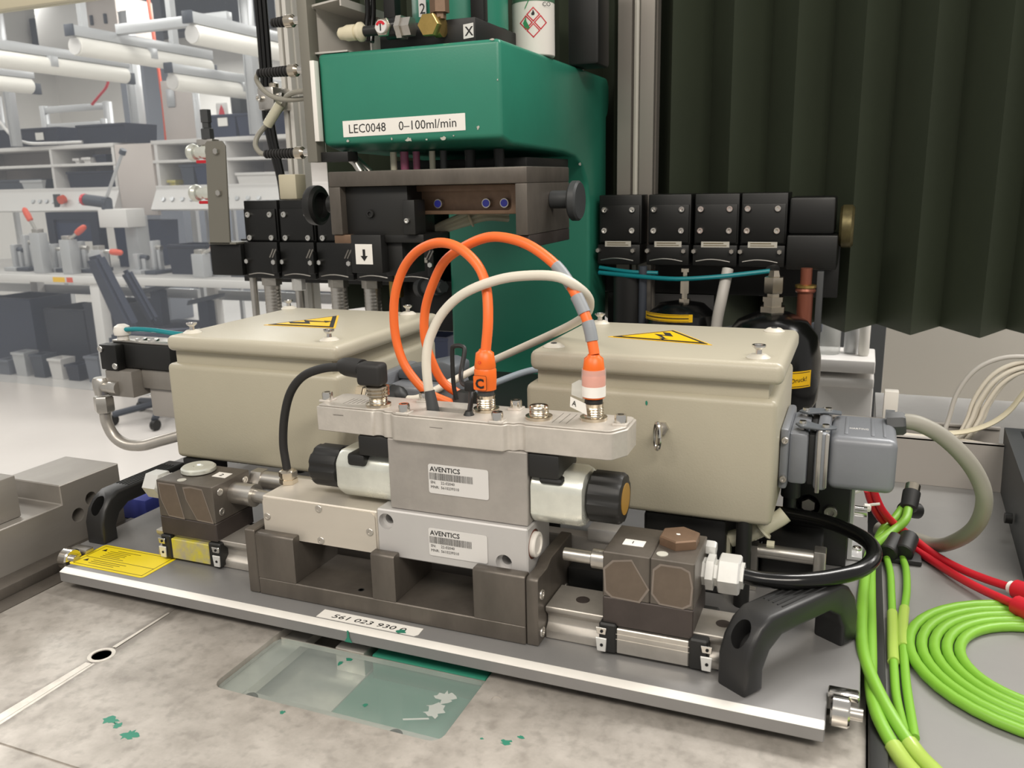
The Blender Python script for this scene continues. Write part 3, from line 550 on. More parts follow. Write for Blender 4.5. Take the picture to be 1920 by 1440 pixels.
l = wrap(A, (.345, .690), .0486, math.radians(-150), math.radians(-62), .1070, .1170, 'sign_yellow', 'warning_label', 'yellow warning label')
for z0, z1 in ((.1078, .1083), (.1157, .1162), (.1112, .1126)): wrap(l, (.345, .690), .0489, math.radians(-146), math.radians(-68), z0, z1, 'ink', 'printed_line')
b = new(); lathe(b, (.3500, .685, .1270), Z, [(.0075, 0), (.0075, .005), (.004, .005), (.004, .012), (.0062, .012), (.0062, .030), (.003, .030), (.003, .040), (.0055, .040), (.0055, .0445)], 6); part('valve_stem', b, 'nickel', A)
b = new(); cyl(b, (.4995, .690, -.0165), (.4995, .690, .1440), .0095, 20); lathe(b, (.4995, .690, .1440), Z, [(.0115, 0), (.0125, .002), (.0115, .005), (.007, .005), (.007, .030)], 20)
V = thing('copper_pipe', 'copper brown vertical pipe with yellow collar right of the accumulator', 'pipe', (.4995, .69, -.0165)); part('pipe_body', b, 'copper', V)
b = new(); lathe(b, (.4995, .690, .1490), Z, [(.0098, 0), (.0128, .001), (.0128, .004), (.0098, .005)], 20); part('collar', b, 'brass', V)
b = new(); box(b, .5120, .5200, .69, .70, -.0165, .1700, .001); solo('support_bar', b, 'dark_grey', 'dark vertical support bar beside the copper pipe', 'bar')
b = new(); cyl(b, (.290, .700, -.0205), (.290, .700, .1720), .0055); solo('steel_pipe', b, 'dark_steel', 'dark vertical rod beside the press column on the right', 'pipe')
b = new(); cyl(b, (.268, .715, -.0205), (.268, .715, .1600), .022, 24, .002); solo('dark_canister', b, 'black', 'black cylindrical canister close to the press column', 'canister')
b = new(); tube(b, [(.391, .675, .060), (.394, .675, .103), (.399, .676, .135), (.4035, .690, .171)], .0072, 12); solo('grey_hose', b, 'grey_duct', 'grey flexible hose between the two accumulators', 'hose')
b = new(); tube(b, [(.228,.702,.162),(.288,.690,.159),(.340,.680,.158),(.389,.676,.162),(.428,.676,.167),(.457,.676,.1710)], .0030, 10); solo('air_hose', b, 'teal', 'teal air hose sagging in front of the right valve bank', 'hose')
b = new(); tube(b, [(.226,.712,.168),(.270,.702,.164),(.310,.702,.163)], .0026, 10); solo('air_hose', b, 'teal', 'short teal air hose running above the longer one', 'hose')
b = new(); cyl(b, (.457, .676, .1715), (.462, .690, .172), .0062, 14); solo('elbow_fitting', b, 'black', 'black elbow fitting at the end of the teal air hose', 'fitting')
# bracket with two quick couplings on the left end
BK = thing('steel_bracket', 'upright grey steel bracket carrying two quick couplings', 'bracket', (-.415, .70, .19))
b = new(); prism(b, [(-.4420, .1965), (-.4000, .1965), (-.3915, .352), (-.3975, .3600), (-.4270, .3605), (-.4310, .357)], 'y', .7000, .7035, .0006, 1); part('bracket_plate', b, 'bracket_grey', BK)
b = new(); box(b, -.4440, -.3880, .7000, .735, .1962, .1995, .0006); part('bracket_foot', b, 'bracket_grey', BK)
for z, x in ((.3440, -.4080), (.2790, -.4110)): screw(BK, (x, .6999, z), -Y, .0055, .005, 'steel', 'bolt', True)
screw(BK, (-.4150, .705, .1996), Z, .0045, .010, 'chrome')
for z, x, t in ((.3440, -.4330, 'upper quick coupling on the upright bracket'), (.2790, -.4360, 'lower quick coupling on the upright bracket')):
    Q = thing('quick_coupling', t, 'coupling', (x-.02, .71, z-.016), 'quick couplings on the bracket')
    b = new(); lathe(b, (x-.046, .7120, z), X, [(.004, 0), (.0125, .006), (.0145, .012), (.0125, .018), (.009, .020), (.009, .034), (.0115, .034), (.0115, .046)], 24); part('coupling_body', b, 'zinc', Q)
    b = new(); box(b, x-.024, x+.002, .7045, .7200, z-.0175, z-.0125, .001); part('red_tab', b, 'red', Q)
V = thing('pipe_fitting', 'dark fitting with a hose stub on top of the upright bracket', 'fitting', (-.430, .71, .360))
b = new(); box(b, -.4520, -.4200, .7045, .7220, .3550, .3640, .001); part('fitting_base', b, 'steel', V)
b = new(); lathe(b, (-.4340, .7120, .3640), Z, [(.010, 0), (.010, .016), (.007, .018), (.007, .026), (.0085, .026), (.0085, .046)], 6); part('fitting_stem', b, 'dark_grey', V)
# ================================================================== curtain and posts
b = new(); xs = []; x = .5470
while x > -.36: x -= .0408; xs.append(x)
k0 = len(xs); pts = []
for i in range(-26, 12):
    xx = .5470+.0408*i
    if xx < -.335 or xx > .98: continue
    yy = .803 if i % 2 == 0 else .886
    pts.append((xx, yy))
prof = []
for i, (xx, yy) in enumerate(pts):
    if 0 < i < len(pts)-1:
        s = -1 if yy > .85 else 1
        prof += [(xx-.0030, yy+s*.0055), (xx, yy), (xx+.0030, yy+s*.0055)]
    else: prof.append((xx, yy))
for z in range(1): pass
zs = (.0765, .25, .5, .8, 1.1)
grid = [[b.verts.new((x, y, z)) for x, y in prof] for z in zs]
for r0, r1 in zip(grid[:-1], grid[1:]):
    for i in range(len(prof)-1): b.faces.new((r0[i], r0[i+1], r1[i+1], r1[i]))
bmesh.ops.recalc_face_normals(b, faces=b.faces); bmesh.ops.solidify(b, geom=b.faces[:], thickness=.0015)
solo('pleated_curtain', b, 'curtain', 'dark green pleated screen curtain hanging behind the press', 'curtain', ang=50)
def profile(name, label, x0, x1, y0, y1, z0, z1, m='post_alu'):
    V = thing(name, label, 'post', ((x0+x1)/2, (y0+y1)/2, z0)); w = x1-x0; d = y1-y0
    o = [(x0, y0), (x0+w*.38, y0), (x0+w*.38, y0+.004), (x0+w*.30, y0+.006), (x0+w*.30, y0+.010), (x0+w*.70, y0+.010), (x0+w*.70, y0+.006), (x0+w*.62, y0+.004), (x0+w*.62, y0), (x1, y0), (x1, y0+d*.3), (x1-.003, y0+d*.3), (x1-.003, y0+d*.5), (x1, y0+d*.5), (x1, y1), (x0, y1)]
    b = new(); prism(b, o, 'z', z0, z1); part('extrusion', b, m, V)
    b = new(); cyl(b, (x0+w*.5, y0+.006, z0), (x0+w*.5, y0+.006, z1), w*.085, 8); part('slot_insert', b, 'label_dim', V); return V
profile('aluminium_post', 'slotted aluminium profile post between press and curtain', .2370, .2870, .7590, .7960, -.0205, 1.1)
profile('aluminium_post', 'pale aluminium profile post left of the press holding the clear pane', -.3600, -.3400, .8180, .8560, FZ, 1.1, 'post_white')
for k, dx in enumerate((0, .0075, .016)):
    b = new(); tube(b, [(-.383+dx, .800, .62), (-.3835+dx, .800, .48), (-.386+dx*.9, .80, .40), (-.376+dx*.7, .80, .34), (-.366+dx*.5, .80, .29), (-.362+dx*.4, .795, .22), (-.362+dx*.4, .790, .196)], .0042, 8)
    solo('black_cable', b, 'black_gloss', ('black cable hanging in front of the pale post, left strand', 'black cable hanging in front of the pale post, middle strand', 'black cable hanging in front of the pale post, right strand')[k], 'cable', 'black cables by the pale post')
V = thing('pneumatic_regulator', 'silver pneumatic regulator block clamped to the pale post', 'regulator', (-.355, .79, .405))
b = new(); box(b, -.3760, -.3440, .7720, .8178, .4100, .4460, .003); part('regulator_body', b, 'steel', V)
for zz in (.4190, .4330): screw(V, (-.3440, .785, zz), X, .0045, .009, 'chrome')
screw(V, (-.3700, .7719, .428), -Y, .0055, .006, 'chrome'); b = new(); lathe(b, (-.355, .79, .446), Z, [(.008, 0), (.008, .006), (.004, .008)], 12); part('top_port', b, 'nickel', V)
b = new(); box(b, -.3360, -.3020, .7560, .7850, .2660, .3060, .002); tag(place('junction_box', to_mesh(b, 'junction_box', 'cream')), 'small cream junction box standing on the left valve bank', 'box')
# clear guard pane on the left
G = thing('guard_pane', 'clear polycarbonate guard pane on the left, edged by a top beam', 'pane', (-1.3, .85, -.125))
b = new(); box(b, -2.6, -.3602, .848, .852, -.124, .632); part('pane_sheet', b, 'pane', G)
b = new(); box(b, -2.6, -.3602, .835, .865, .632, .668, .002); part('top_beam', b, 'cream', G)
# ---- right side: wall panel, trunking, bin
b = new(); box(b, .624, 2.6, 1.60, 1.62, -.60, .40, .001); struct('wall_panel', b, 'panel_white', None)
b = new()
V = thing('cable_trunking', 'grey open cable trunking on the table in front of the white panel', 'trunking', (.62, .48, -.0165))
box(b, .530, .705, .4640, .4655, -.0163, .0310); box(b, .530, .705, .4640, .4685, .0290, .0315, .0005); box(b, .530, .705, .4655, .5300, -.0163, -.0148); box(b, .530, .705, .5300, .5315, -.0163, .0310); box(b, .530, .705, .5265, .5315, .0290, .0315, .0005); part('trunk_channel', b, 'trunking', V)
V = thing('parts_bin', 'dark grey plastic bin standing at the right edge', 'bin', (.83, .37, -.0165))
b = new(); o = [(.690, .255), (.98, .255), (.98, .475), (.700, .475)]; i_ = [(.705, .27), (.97, .27), (.97, .465), (.712, .465)]
rz = lambda y: .046
lo = [b.verts.new((x+.002, y, -.0163)) for x, y in o]; hi = [b.verts.new((x, y, rz(y))) for x, y in o]; hn = [b.verts.new((x, y, rz(y))) for x, y in i_]; bo = [b.verts.new((x+.003, y, -.012)) for x, y in i_]
for a, c in ((lo, hi), (hi, hn), (hn, bo)):
    for i in range(4): b.faces.new((a[i], a[(i+1) % 4], c[(i+1) % 4], c[i]))
b.faces.new(lo[::-1]); b.faces.new(bo); part('bin_body', b, 'bin', V)
b = new(); cyl(b, (.6880, .345, .002), (.6935, .345, .002), .0045, 14); part('side_stud', b, 'black', V)
V = thing('wall_switch', 'small white device with grey display standing on the trunking', 'device', (.62, .52, .0316))
b = new(); box(b, .594, .6080, .5270, .5390, .0317, .0620, .001); part('device_body', b, 'white_plastic', V)
b = new(); box(b, .5965, .6055, .5262, .5270, .0320, .0420); part('display', b, 'heat_shrink', V)
# ================================================================== electrical enclosures
def enclosure(label, x0, x1, y0, y1, z0, zb, zl, zt, screws, legs, sign):
    E = thing('electrical_enclosure', label, 'enclosure', ((x0+x1)/2, (y0+y1)/2, 0))
    b = new(); box(b, x0, x1, y0, y1, z0, zb, .0045, 3); part('enclosure_body', b, 'enclosure', E)
    b = new(); box(b, x0+.008, x1-.006, y0+.005, y1-.006, zb-.004, zl+.001); part('gasket_neck', b, 'enclosure', E)
    b = new(); box(b, x0+.004, x1+.003, y0-.002, y1+.002, zl, zt, .0050, 4); L = part('lid', b, 'lid', E)
    for i, (x, y, up) in enumerate(screws):
        b = new(); lathe(b, (x, y, zt-.0002), Z, [(.0078, 0), (.0078, .0006), (.0050, .0026), (.0036, .0028)], 24); q = part('plastic_washer', b, 'washer', L)
        b = new(); lathe(b, (x, y, zt+.0024), Z, [(.0022, 0), (.0020, .0030), (.0044, .0050), (.0044, .0062), (.0030, .0062), (.0026, .0050), (0, .0050)] if up else [(.0022, 0), (.0022, .0006), (.0014, .0006), (.0012, .0002), (0, .0002)], 16); part('lid_screw', b, 'chrome' if up else 'dark_grey', q)
    for x, y in legs:
        b = new(); cyl(b, (x, y, .0), (x, y, z0+.002), .0052, 18); part('leg', b, 'black', E)
    A, B, C = [Vector((*p, zt+.0001)) for p in sign]; cen = (A+B+C)/3
    def tri(k, dz, m, name, par):
        bm = new(); ps = [cen+(p-cen)*k for p in (A, B, C)]; v0 = [bm.verts.new(p+Z*dz) for p in ps]; v1 = [bm.verts.new(p+Z*(dz+.0002)) for p in ps]
        bm.faces.new(v0[::-1]); bm.faces.new(v1)
        for i in range(3): bm.faces.new((v0[i], v0[(i+1) % 3], v1[(i+1) % 3], v1[i]))
        return part(name, bm, m, par)
    s = tri(1, 0, 'sign_yellow', 'warning_sign', E); s['label'] = 'yellow triangle high voltage sign'
    tri(.91, .0003, 'ink', 'black_triangle', s); tri(.74, .0006, 'sign_yellow', 'yellow_triangle', s)
    bx = (B-A).normalized(); top = C-(A+B)/2; h = top.length; uy = top.normalized(); mid = (A+B)/2
    bolt = [(-.02, .70), (.07, .74), (.0, .46), (.13, .50), (-.02, .14), (.03, .16), (-.03, .02), (-.085, .13), (-.05, .13), (.03, .40), (-.10, .37)]
    bm = new(); decal(bm, mid+Z*.0009, bx, uy, [(x*h*1.5, y*h*.84+h*.05) for x, y in bolt], .0002); part('lightning_bolt', bm, 'ink', s)
    return E
E1 = enclosure('grey beige electrical enclosure on the left, behind the clamp with the yellow paint', .0265, .1950, .1060, .2740, .0615, .1440, .1550, .1680,
    ((.0440, .1220, True), (.1790, .1240, True), (.0370, .2640, True), (.1740, .2600, True)), ((.040, .125), (.182, .125), (.040, .255), (.182, .255)), ((.1520, .1730), (.1140, .2360), (.0790, .1710)))
E2 = enclosure('grey beige electrical enclosure on the right, with an eye bolt on its front', .3470, .5185, .1150, .2450, .0610, .1470, .1570, .1716,
    ((.3640, .1290, False), (.3670, .2340, True), (.5040, .2330, False), (.5040, .1300, True)), ((.5010, .1210), (.365, .1210), (.5010, .238), (.365, .238)), ((.4690, .1640), (.3900, .1760), (.4310, .2170)))
E2.location.z = 0
b = new(); c0 = Vector((.4450, .1020, .1210)); tube(b, [c0+Vector((.0018*math.cos(a)*1.2, -.0055*math.cos(a)*.5, .0088*math.sin(a))) for a in [2*math.pi*i/16 for i in range(17)]], .0015, 8, 2); q = part('eye_bolt', b, 'chrome', E2)
b = new(); cyl(b, (.4455, .1040, .1230), (.4455, .1152, .1235), .0022, 12); lathe(b, (.4455, .1120, .1234), Y, [(.0045, 0), (.0045, .003)], 6); part('bolt_shank', b, 'steel', q)
b = new(); decal(b, (0, .1148, 0), X, Z, blob(.4345, .1395, .0013, 8, .6, .4), .0002); part('paint_drip', b, 'green_paint', E2)
# heavy duty connector hood on the right enclosure
H = thing('connector_hood', 'grey die cast connector hood with metal lever on the right enclosure', 'connector', (.555, .18, .08))
b = new(); box(b, .5187, .5245, .1480, .2170, .0770, .1200, .002); box(b, .5240, .5370, .1520, .2130, .0800, .1165, .003); part('base_housing', b, 'hood_grey', H)
for z in (.0850, .1125): screw(H, (.5222, .1479, z), -Y, .0024, .003, 'steel')
b = new(); box(b, .5370, .5410, .1535, .2115, .0805, .1160, .001); part('rubber_gasket', b, 'black', H)
b = new(); box(b, .5410, .5500, .1505, .2145, .0775, .1185, .003); part('hood_collar', b, 'hood_grey', H)
b = new(); box(b, .5500, .5920, .1520, .2130, .0790, .1165, .0055, 4); part('hood_body', b, 'hood_grey', H)
for x, w in ((.5590, .0022), (.5755, .0022), (.5830, .0018)):
    b = new(); box(b, x, x+w, .1600, .2050, .1163, .1171, .0003); part('moulded_rib', b, 'hood_grey', H)
b = new(); tx = text(H, 'HARTING', (.5620, .1740, .1166), X, Y, .0052, 'label_silver', fit=.012); 
for yy in (.1512, .2140):
    b = new(); box(b, .5425, .5455, yy-.0016, yy+.0016, .0760, .1200, .0008); box(b, .5475, .5500, yy-.0012, yy+.0012, .0800, .1180, .0006); part('locking_clip', b, 'steel', H)
b = new(); prism(b, [(.5270, .1640), (.5310, .1560), (.5450, .1540), (.5540, .1590), (.5540, .1650), (.5440, .1640), (.5340, .1720)], 'z', .1190, .1206, .0005, 1); part('locking_lever', b, 'hood_dark', H); b = new(); prism(b, [(.5270, .1980), (.5310, .2080), (.5450, .2100), (.5560, .2050), (.5560, .1980), (.5440, .1990), (.5340, .1930)], 'z', .1190, .1206, .0005, 1); part('locking_lever', b, 'hood_dark', H)
for x, y in ((.5320, .1640), (.5470, .1590), (.5320, .2000), (.5470, .2040)): screw(H, (x, y, .1165), Z, .0026, .0060, 'chrome')
b = new(); lathe(b, (.5860, .2000, .1150), Vector((1, 0, .12)), [(.0085, 0), (.0085, .010), (.0070, .012)], 8); part('cable_gland', b, 'dark_grey', H)
# hood and gland on the right flank of the left enclosure
H = thing('connector_hood', 'dark grey connector hood between the two enclosures', 'connector', (.23, .2, .08))
b = new(); box(b, .1950, .2050, .1600, .2200, .0900, .1340, .003); box(b, .2055, .2560, .1620, .2180, .0920, .1260, .005, 3); part('hood_body', b, 'hood_grey', H)
b = new(); prism(b, [(.2060, .1262), (.2540, .1262), (.2600, .1330), (.2600, .1400), (.2480, .1440), (.2060, .1340)], 'y', .180, .2100, .002); part('lever', b, 'hood_dark', H)
G = thing('cable_gland', 'black cable gland with brass collar on the left enclosure side', 'gland', (.215, .138, .11))
b = new(); lathe(b, (.1948, .1380, .1210), X, [(.0100, 0), (.0100, .0060), (.0088, .0065), (.0088, .0110)], 6); part('brass_collar', b, 'nickel', G)
b = new(); pf = []
for i in range(3): pf += [(.0105, .0110+i*.0045), (.0105, .0145+i*.0045), (.0096, .0150+i*.0045)]
lathe(b, (.1948, .1380, .1210), X, pf+[(.0112, .0245), (.0112, .0300)], 20); part('gland_body', b, 'dark_grey', G)
b = new(); lathe(b, (.2248, .1380, .1210), X, [(.0110, 0), (.0110, .0060), (.0080, .0100), (.0040, .0130)], 8); part('gland_nut', b, 'black', G)
# ================================================================== cradle that holds the valve
CR = thing('valve_cradle', 'dark steel cradle with three posts bolted to the carrier plate', 'cradle', (.278, .05, 0))
b = new(); box(b, .1752, .3812, .0210, .0740, .0003, .0130, .0006, 1); part('base_bar', b, 'gunmetal', CR)
def post(x0, x1, zt):
    b = new(); prism(b, [(.0210, .0128), (.0740, .0128), (.0740, .0412), (.0295, .0412), (.0295, zt-.0012), (.0285, zt), (.0225, zt), (.0210, zt-.0015)], 'x', x0, x1, .0005, 1); part('post', b, 'gunmetal', CR)
post(.1752, .2075, .0475); post(.2700, .2880, .0465); post(.3455, .3812, .0475)
b = new(); box(b, .1660, .1748, .0210, .0700, .0003, .0490, .0008, 1); part('end_plate', b, 'gunmetal', CR)
b = new(); prism(b, [(.0220, .0003), (.0900, .0003), (.0900, .0500), (.0480, .0500), (.0400, .0465), (.0240, .0465), (.0220, .0445)], 'x', .3816, .3895, .0006, 1); part('end_plate', b, 'gunmetal', CR)
for y, z in ((.0290, .0330), (.0290, .0070), (.0760, .0400), (.0760, .0150)): screw(CR, (.3894, y, z), X, .0034, .0012, 'steel')
screw(CR, (.2699, .0360, .0330), -X, .0044, .0050, 'white_zinc'); screw(CR, (.2699, .0460, .0370), -X, .0050, .0030, 'steel', 'bolt', True)
for x, y, r in ((.2560, .0290, .0022), (.2610, .0420, .0030)):
    b = new(); lathe(b, (x, y, .0129), Z, [(r, 0), (r, .0003), (r*.7, .0003), (r*.7, .0001), (0, .0001)], 16); part('dowel_hole', b, 'hole' if r < .0025 else 'gunmetal_dark', CR)
# ================================================================== the valve itself
V = thing('proportional_valve', 'aluminium double solenoid valve with two printed white labels, held in the cradle', 'valve', (.29, .05, .0415))
b = new(); box(b, .1772, .2716, .0302, .0700, .0417, .0725, .0008, 1); part('pilot_block', b, 'milled_alu', V)
b = new(); prism(b, rrect(.1782, .2706, .0425, .0715, .004), 'y', .0290, .0302); cp = part('cover_plate', b, 'milled_alu', V)
for x, z in ((.1815, .0575), (.2260, .0690), (.2662, .0575), (.2260, .0455)): screw(cp, (x, .0291, z), -Y, .0027, .0008, 'steel')
me_b = new(); box(me_b, .2720, .3805, .0295, .0700, .0417, .0752, .0009, 1); me = to_mesh(me_b, 'base_block', 'anod_alu'); cs = []
for x, z in ((.2790, .0668), (.3640, .0502)):
    c = new(); lathe(c, (x, .0285, z), Y, [(.0056, 0), (.0056, .0060), (.0036, .0065), (.0034, .018)], 24); cs.append(c)
c = new(); cyl(c, (.3790, .0405, .0610), (.3815, .0405, .0610), .0098, 28); cs.append(c)
place('base_block', cut(me, cs), V)
b = new(); lathe(b, (.3788, .0405, .0610), X, [(.0096, 0), (.0096, .0010), (.0086, .0012), (.0086, .0015)], 28); part('seal_ring', b, 'copper', V)
b = new(); lathe(b, (.3800, .0405, .0610), X, [(.0082, 0), (.0082, .0032), (.0074, .0038), (.0062, .0038), (.0058, .0028), (0, .0028)], 28); part('white_plug', b, 'white_plastic', V, 'white plastic plug')
b = new(); box(b, .2812, .3795, .0330, .0745, .0755, .1240, .0006, 1); part('valve_body', b, 'valve_body', V)
o = [(.2265, .0345), (.2685, .0338), (.2705, .0338), (.2722, .0356), (.2750, .0360), (.2775, .0352), (.2790, .0336), (.2815, .0330), (.2838, .0336), (.2852, .0334), (.2866, .0310), (.2890, .0298), (.3640, .0298), (.3656, .0306), (.3668, .0330), (.3682, .0336), (.3700, .0330), (.3718, .0334), (.3735, .0354), (.3765, .0356), (.3785, .0338), (.4300, .0338), (.4330, .0348), (.4395, .0460), (.4390, .0690), (.4370, .0710), (.2290, .0690), (.2262, .0665)]
bm = new(); prism(bm, o, 'z', .1242, .1410, .0005, 1); me = to_mesh(bm, 'top_cover', 'cast_alu'); c = new(); box(c, .3050, .3320, .0440, .0540, .1340, .15); 
place('top_cover', cut(me, [c]), V)
b = new(); prism(b, [(x+(.3325-x)*.012, y+(.052-y)*.06) for x, y in o], 'z', .1411, .1422, .0003, 1); me = to_mesh(b, 'cover_lip', 'cast_alu'); c = new(); box(c, .3050, .3320, .0440, .0540, .1340, .15); place('cover_lip', cut(me, [c]), V)
b = new(); box(b, .3052, .3318, .0442, .0538, .1341, .1346); part('slot_floor', b, 'hole', V)
for x, y in ((.2275, .0470), (.2945, .0345), (.3600, .0345), (.3600, .0655), (.4335, .0520), (.2930, .0655)):
    b = new(); box(b, x-.0046, x+.0046, y-.0044, y+.0046, .1412, .1432, .0005, 1); q = part('screw_boss', b, 'cast_alu', V)
    screw(q, (x, y, .1432), Z, .0038, .0050, 'chrome')
def socket(x, y, top, cap, nm='nickel'):
    b = new(); lathe(b, (x, y, .1412), Z, [(.0085, 0), (.0085, .0028), (.0062, .0032)]+[v for i in range(4) for v in ((.0062, .0036+i*.0016), (.0057, .0044+i*.0016))]+[(.0062, top), (.0050, top), (.0048, top-.002), (0, top-.002)], 24); s = part('threaded_socket', b, nm, V)
    if cap: b = new(); cyl(b, (x, y, .1412+top-.002), (x, y, .1412+top+.0006), .0044, 20); part('socket_insert', b, 'black', s)
socket(.2690, .0450, .0090, False); socket(.3430, .0560, .0115, True); socket(.3820, .0490, .0065, True); socket(.4150, .0570, .0115, True)
# engraved marks on the cover
b = new()
for i in range(6): box(b, .2430+i*.003, .2432+i*.003, .0420+i*.001, .0560, .1423, .1424)
part('engraved_lines', b, 'gunmetal', V); b = new()
for i in range(3): box(b, .3930+i*.0045, .3932+i*.0045, .0420, .0640, .1423, .1424)
part('engraved_lines', b, 'gunmetal', V)
for xx in (.228, .2860, .3360): pass
b = new(); box(b, .2400, .2480, .0337, .0339, .1364, .1366); box(b, .3150, .3240, .0296, .0298, .1355, .1357); part('scratch', b, 'gunmetal', V)
def solenoid(x0, x1, sgn, zc, r):
    S = V
    pf = [(r*.6, 0), (r, .001), (r, (x1-x0)-.004), (r*.93, (x1-x0)-.001), (r*.72, x1-x0)]
    b = new(); n = 40; d = Vector((sgn, 0, 0)); rings = []
    ox = x0 if sgn > 0 else x1
    for rr, h in pf:
        ring = []
        for i in range(n):
            a = 2*math.pi*i/n; ca, sa = math.cos(a), math.sin(a); k = min(1/max(abs(ca), 1e-6), 1/max(abs(sa), 1e-6)); kk = min(k*.92, 1.04)
            ring.append(Vector((ox+sgn*h, .0530+ca*rr*kk, zc+sa*rr*kk)))
        rings.append(ring)
    ring_sweep(b, rings); so = part('solenoid', b, 'zinc', V)
    return so
s1 = solenoid(.2360, .2811, -1, .0925, .0182); s2 = solenoid(.3796, .4145, 1, .0930, .0190)
def knob(x, sgn, zc, r, L, par):
    b = new(); n = 48; rings = []
    for rr, h in ((.80, 0), (1, .002), (1, L-.0025), (.93, L-.0005), (.80, L)):
        rings.append([Vector((x+sgn*h, .0530+math.cos(2*math.pi*i/n)*r*rr*(1 if (i % 6) < 4 or rr < .9 else .93), zc+math.sin(2*math.pi*i/n)*r*rr*(1 if (i % 6) < 4 or rr < .9 else .93))) for i in range(n)])
    ring_sweep(b, rings); return part('knurled_cap', b, 'black', par)
k1 = knob(.2358, -1, .0928, .0150, .0240, s1); k2 = knob(.4146, 1, .0940, .0162, .0220, s2)
b = new(); cyl(b, (.4364, .0530, .0940), (.4370, .0530, .0940), .0100, 28); part('amber_disc', b, 'amber', k2)
b = new(); box(b, .2580, .2810, .0338, .0720, .1095, .1238, .0015); box(b, .2480, .2620, .0338, .0500, .1010, .1100, .0025); part('coil_plug', b, 'black', V)
b = new(); box(b, .3797, .4000, .0340, .0700, .1080, .1236, .0015); box(b, .3860, .4020, .0345, .0480, .1040, .1090, .0025); part('coil_plug', b, 'black', V)
def plate_label(x0, x1, z0, z1, y, sk=0.0):
    r = Vector((1, 0, 0)); b = new(); decal(b, (0, y, 0), X, Z, rrect(x0, x1, z0, z1, .0016), .0003); q = part('type_label', b, 'label_silver', V, 'silver printed type label')
    yy = y-.0004; w = x1-x0; h = z1-z0
    text(q, 'AVENTICS', (x0+.0012, yy, z1-.0048), X, Z, .0046, 'ink', fit=w*.51, bold=.00006)
    b = new(); rnd = random.Random(5); xx = x0+.0008
    while xx < x0+w*.74:
        bw = rnd.choice((.0002, .0002, .0003, .0004)); box(b, xx, xx+bw, yy-.0001, yy, z1-.0105, z1-.0058); xx += bw+rnd.choice((.0003, .0004, .0005))
    part('barcode', b, 'grey_ink', q)
    for i, (a, c) in enumerate((('SN:', '22-02040'), ('MNR:', '5610239310'))):
        zz = z1-.0132-i*.0032; text(q, a, (x0+.0014, yy, zz), X, Z, .0026, 'grey_ink'); text(q, c, (x0+.0088, yy, zz), X, Z, .0026, 'grey_ink')
plate_label(.3110, .3535, .0900, .1100, .0328); plate_label(.3110, .3530, .0478, .0672, .0292)
# pneumatic cylinder lying behind the valve
C = thing('pneumatic_cylinder', 'grey aluminium pneumatic cylinder lying behind the valve', 'cylinder', (.27, .094, .0))
b = new(); box(b, .165, .425, .0930, .1040, .0003, .0470, .002); part('barrel', b, 'trunking', C)
b = new(); box(b, .400, .4240, .0910, .1045, .0450, .0545, .0015); part('end_cap', b, 'anod_alu', C)
b = new(); cyl(b, (.118, .0950, .0560), (.175, .0950, .0560), .0075, 20); cyl(b, (.118, .0950, .0560), (.1280, .0950, .0560), .0092, 6); part('rod_end', b, 'steel', C)
b = new(); box(b, .3905, .4270, .0780, .0920, .0003, .0300, .001); part('black_foot', b, 'black', C)
# ================================================================== side clamps on rails
def patch(par, x0, x1, z0, z1, y, pts):
    q = None
    for k, mm, dy in ((1.10, 'patch_rim', 0), (1.0, 'patch', .0001)):
        b = new(); decal(b, (0, y-dy, 0), X, Z, [((x0+x1)/2+(x1-x0)*(p[0]-.5)*k, (z0+z1)/2+(z1-z0)*(p[1]-.5)*k) for p in pts], .00008); q = part('worn_patch', b, mm, q or par)
PL = ((.18, .02), (.80, .0), (1, .35), (.62, 1), (.20, .92), (.0, .70), (.03, .15))
PS = ((.20, .02), (.78, .0), (.97, .12), (1, .55), (.92, .92), (.72, 1), (.20, 1), (.03, .85), (0, .25))
def wiper(par, x, s, y):
    b = new(); box(b, x, x+.0012*s if s > 0 else x, y-.0002, y+.0002, .0, .001) if False else None
    b.free()
    for z0, z1, m in ((.0145, .0190, 'chrome'), (.0030, .0120, 'white_zinc')):
        b = new(); prism(b, [(x, z0), (x+.0055, z0), (x+.0060, z1), (x-.0010, z1)], 'y', y-.0012, y, .0003, 1); q = part('end_clip', b, m, par)
        b = new(); cyl(b, (x+.0030, y-.0016, z0+(z1-z0)*.5), (x+.0030, y-.0012, z0+(z1-z0)*.5), .0010, 10); part('clip_hole', b, 'hole', q)
K = thing('clamp_slide', 'right hydraulic clamp block on a rail, with brown hexagon cap and tag 1', 'clamp', (.457, .05, 0))
b = new(); prism(b, [(.0340, .0003), (.0660, .0003), (.0660, .0060), (.0620, .0100), (.0620, .0150), (.0660, .0190), (.0660, .0225), (.0340, .0225), (.0340, .0190), (.0380, .0150), (.0380, .0100), (.0340, .0060)], 'x', .3900, .5120, .0005, 1); part('guide_rail', b, 'rail_steel', K)
for x in (.4100, .4990):
    b = new(); cyl(b, (x, .0500, .0222), (x, .0500, .0227), .0045, 18); part('rail_bolt', b, 'gunmetal_dark', K)
b = new(); box(b, .4382, .4825, .0280, .0720, .0025, .0192, .0006, 1); cb = part('carriage', b, 'steel', K)
b = new(); box(b, .4380, .4828, .0277, .0280, .0120, .0122); box(b, .4380, .4828, .0277, .0280, .0155, .0157); part('groove_line', b, 'table_worn', K)
for x0, x1 in ((.4272, .4381), (.4826, .4935)):
    b = new(); box(b, x0, x1, .0275, .0725, .0020, .0215, .001, 1); part('end_cap', b, 'black', K)
wiper(K, .4265, 1, .0273); wiper(K, .4905, 1, .0273)
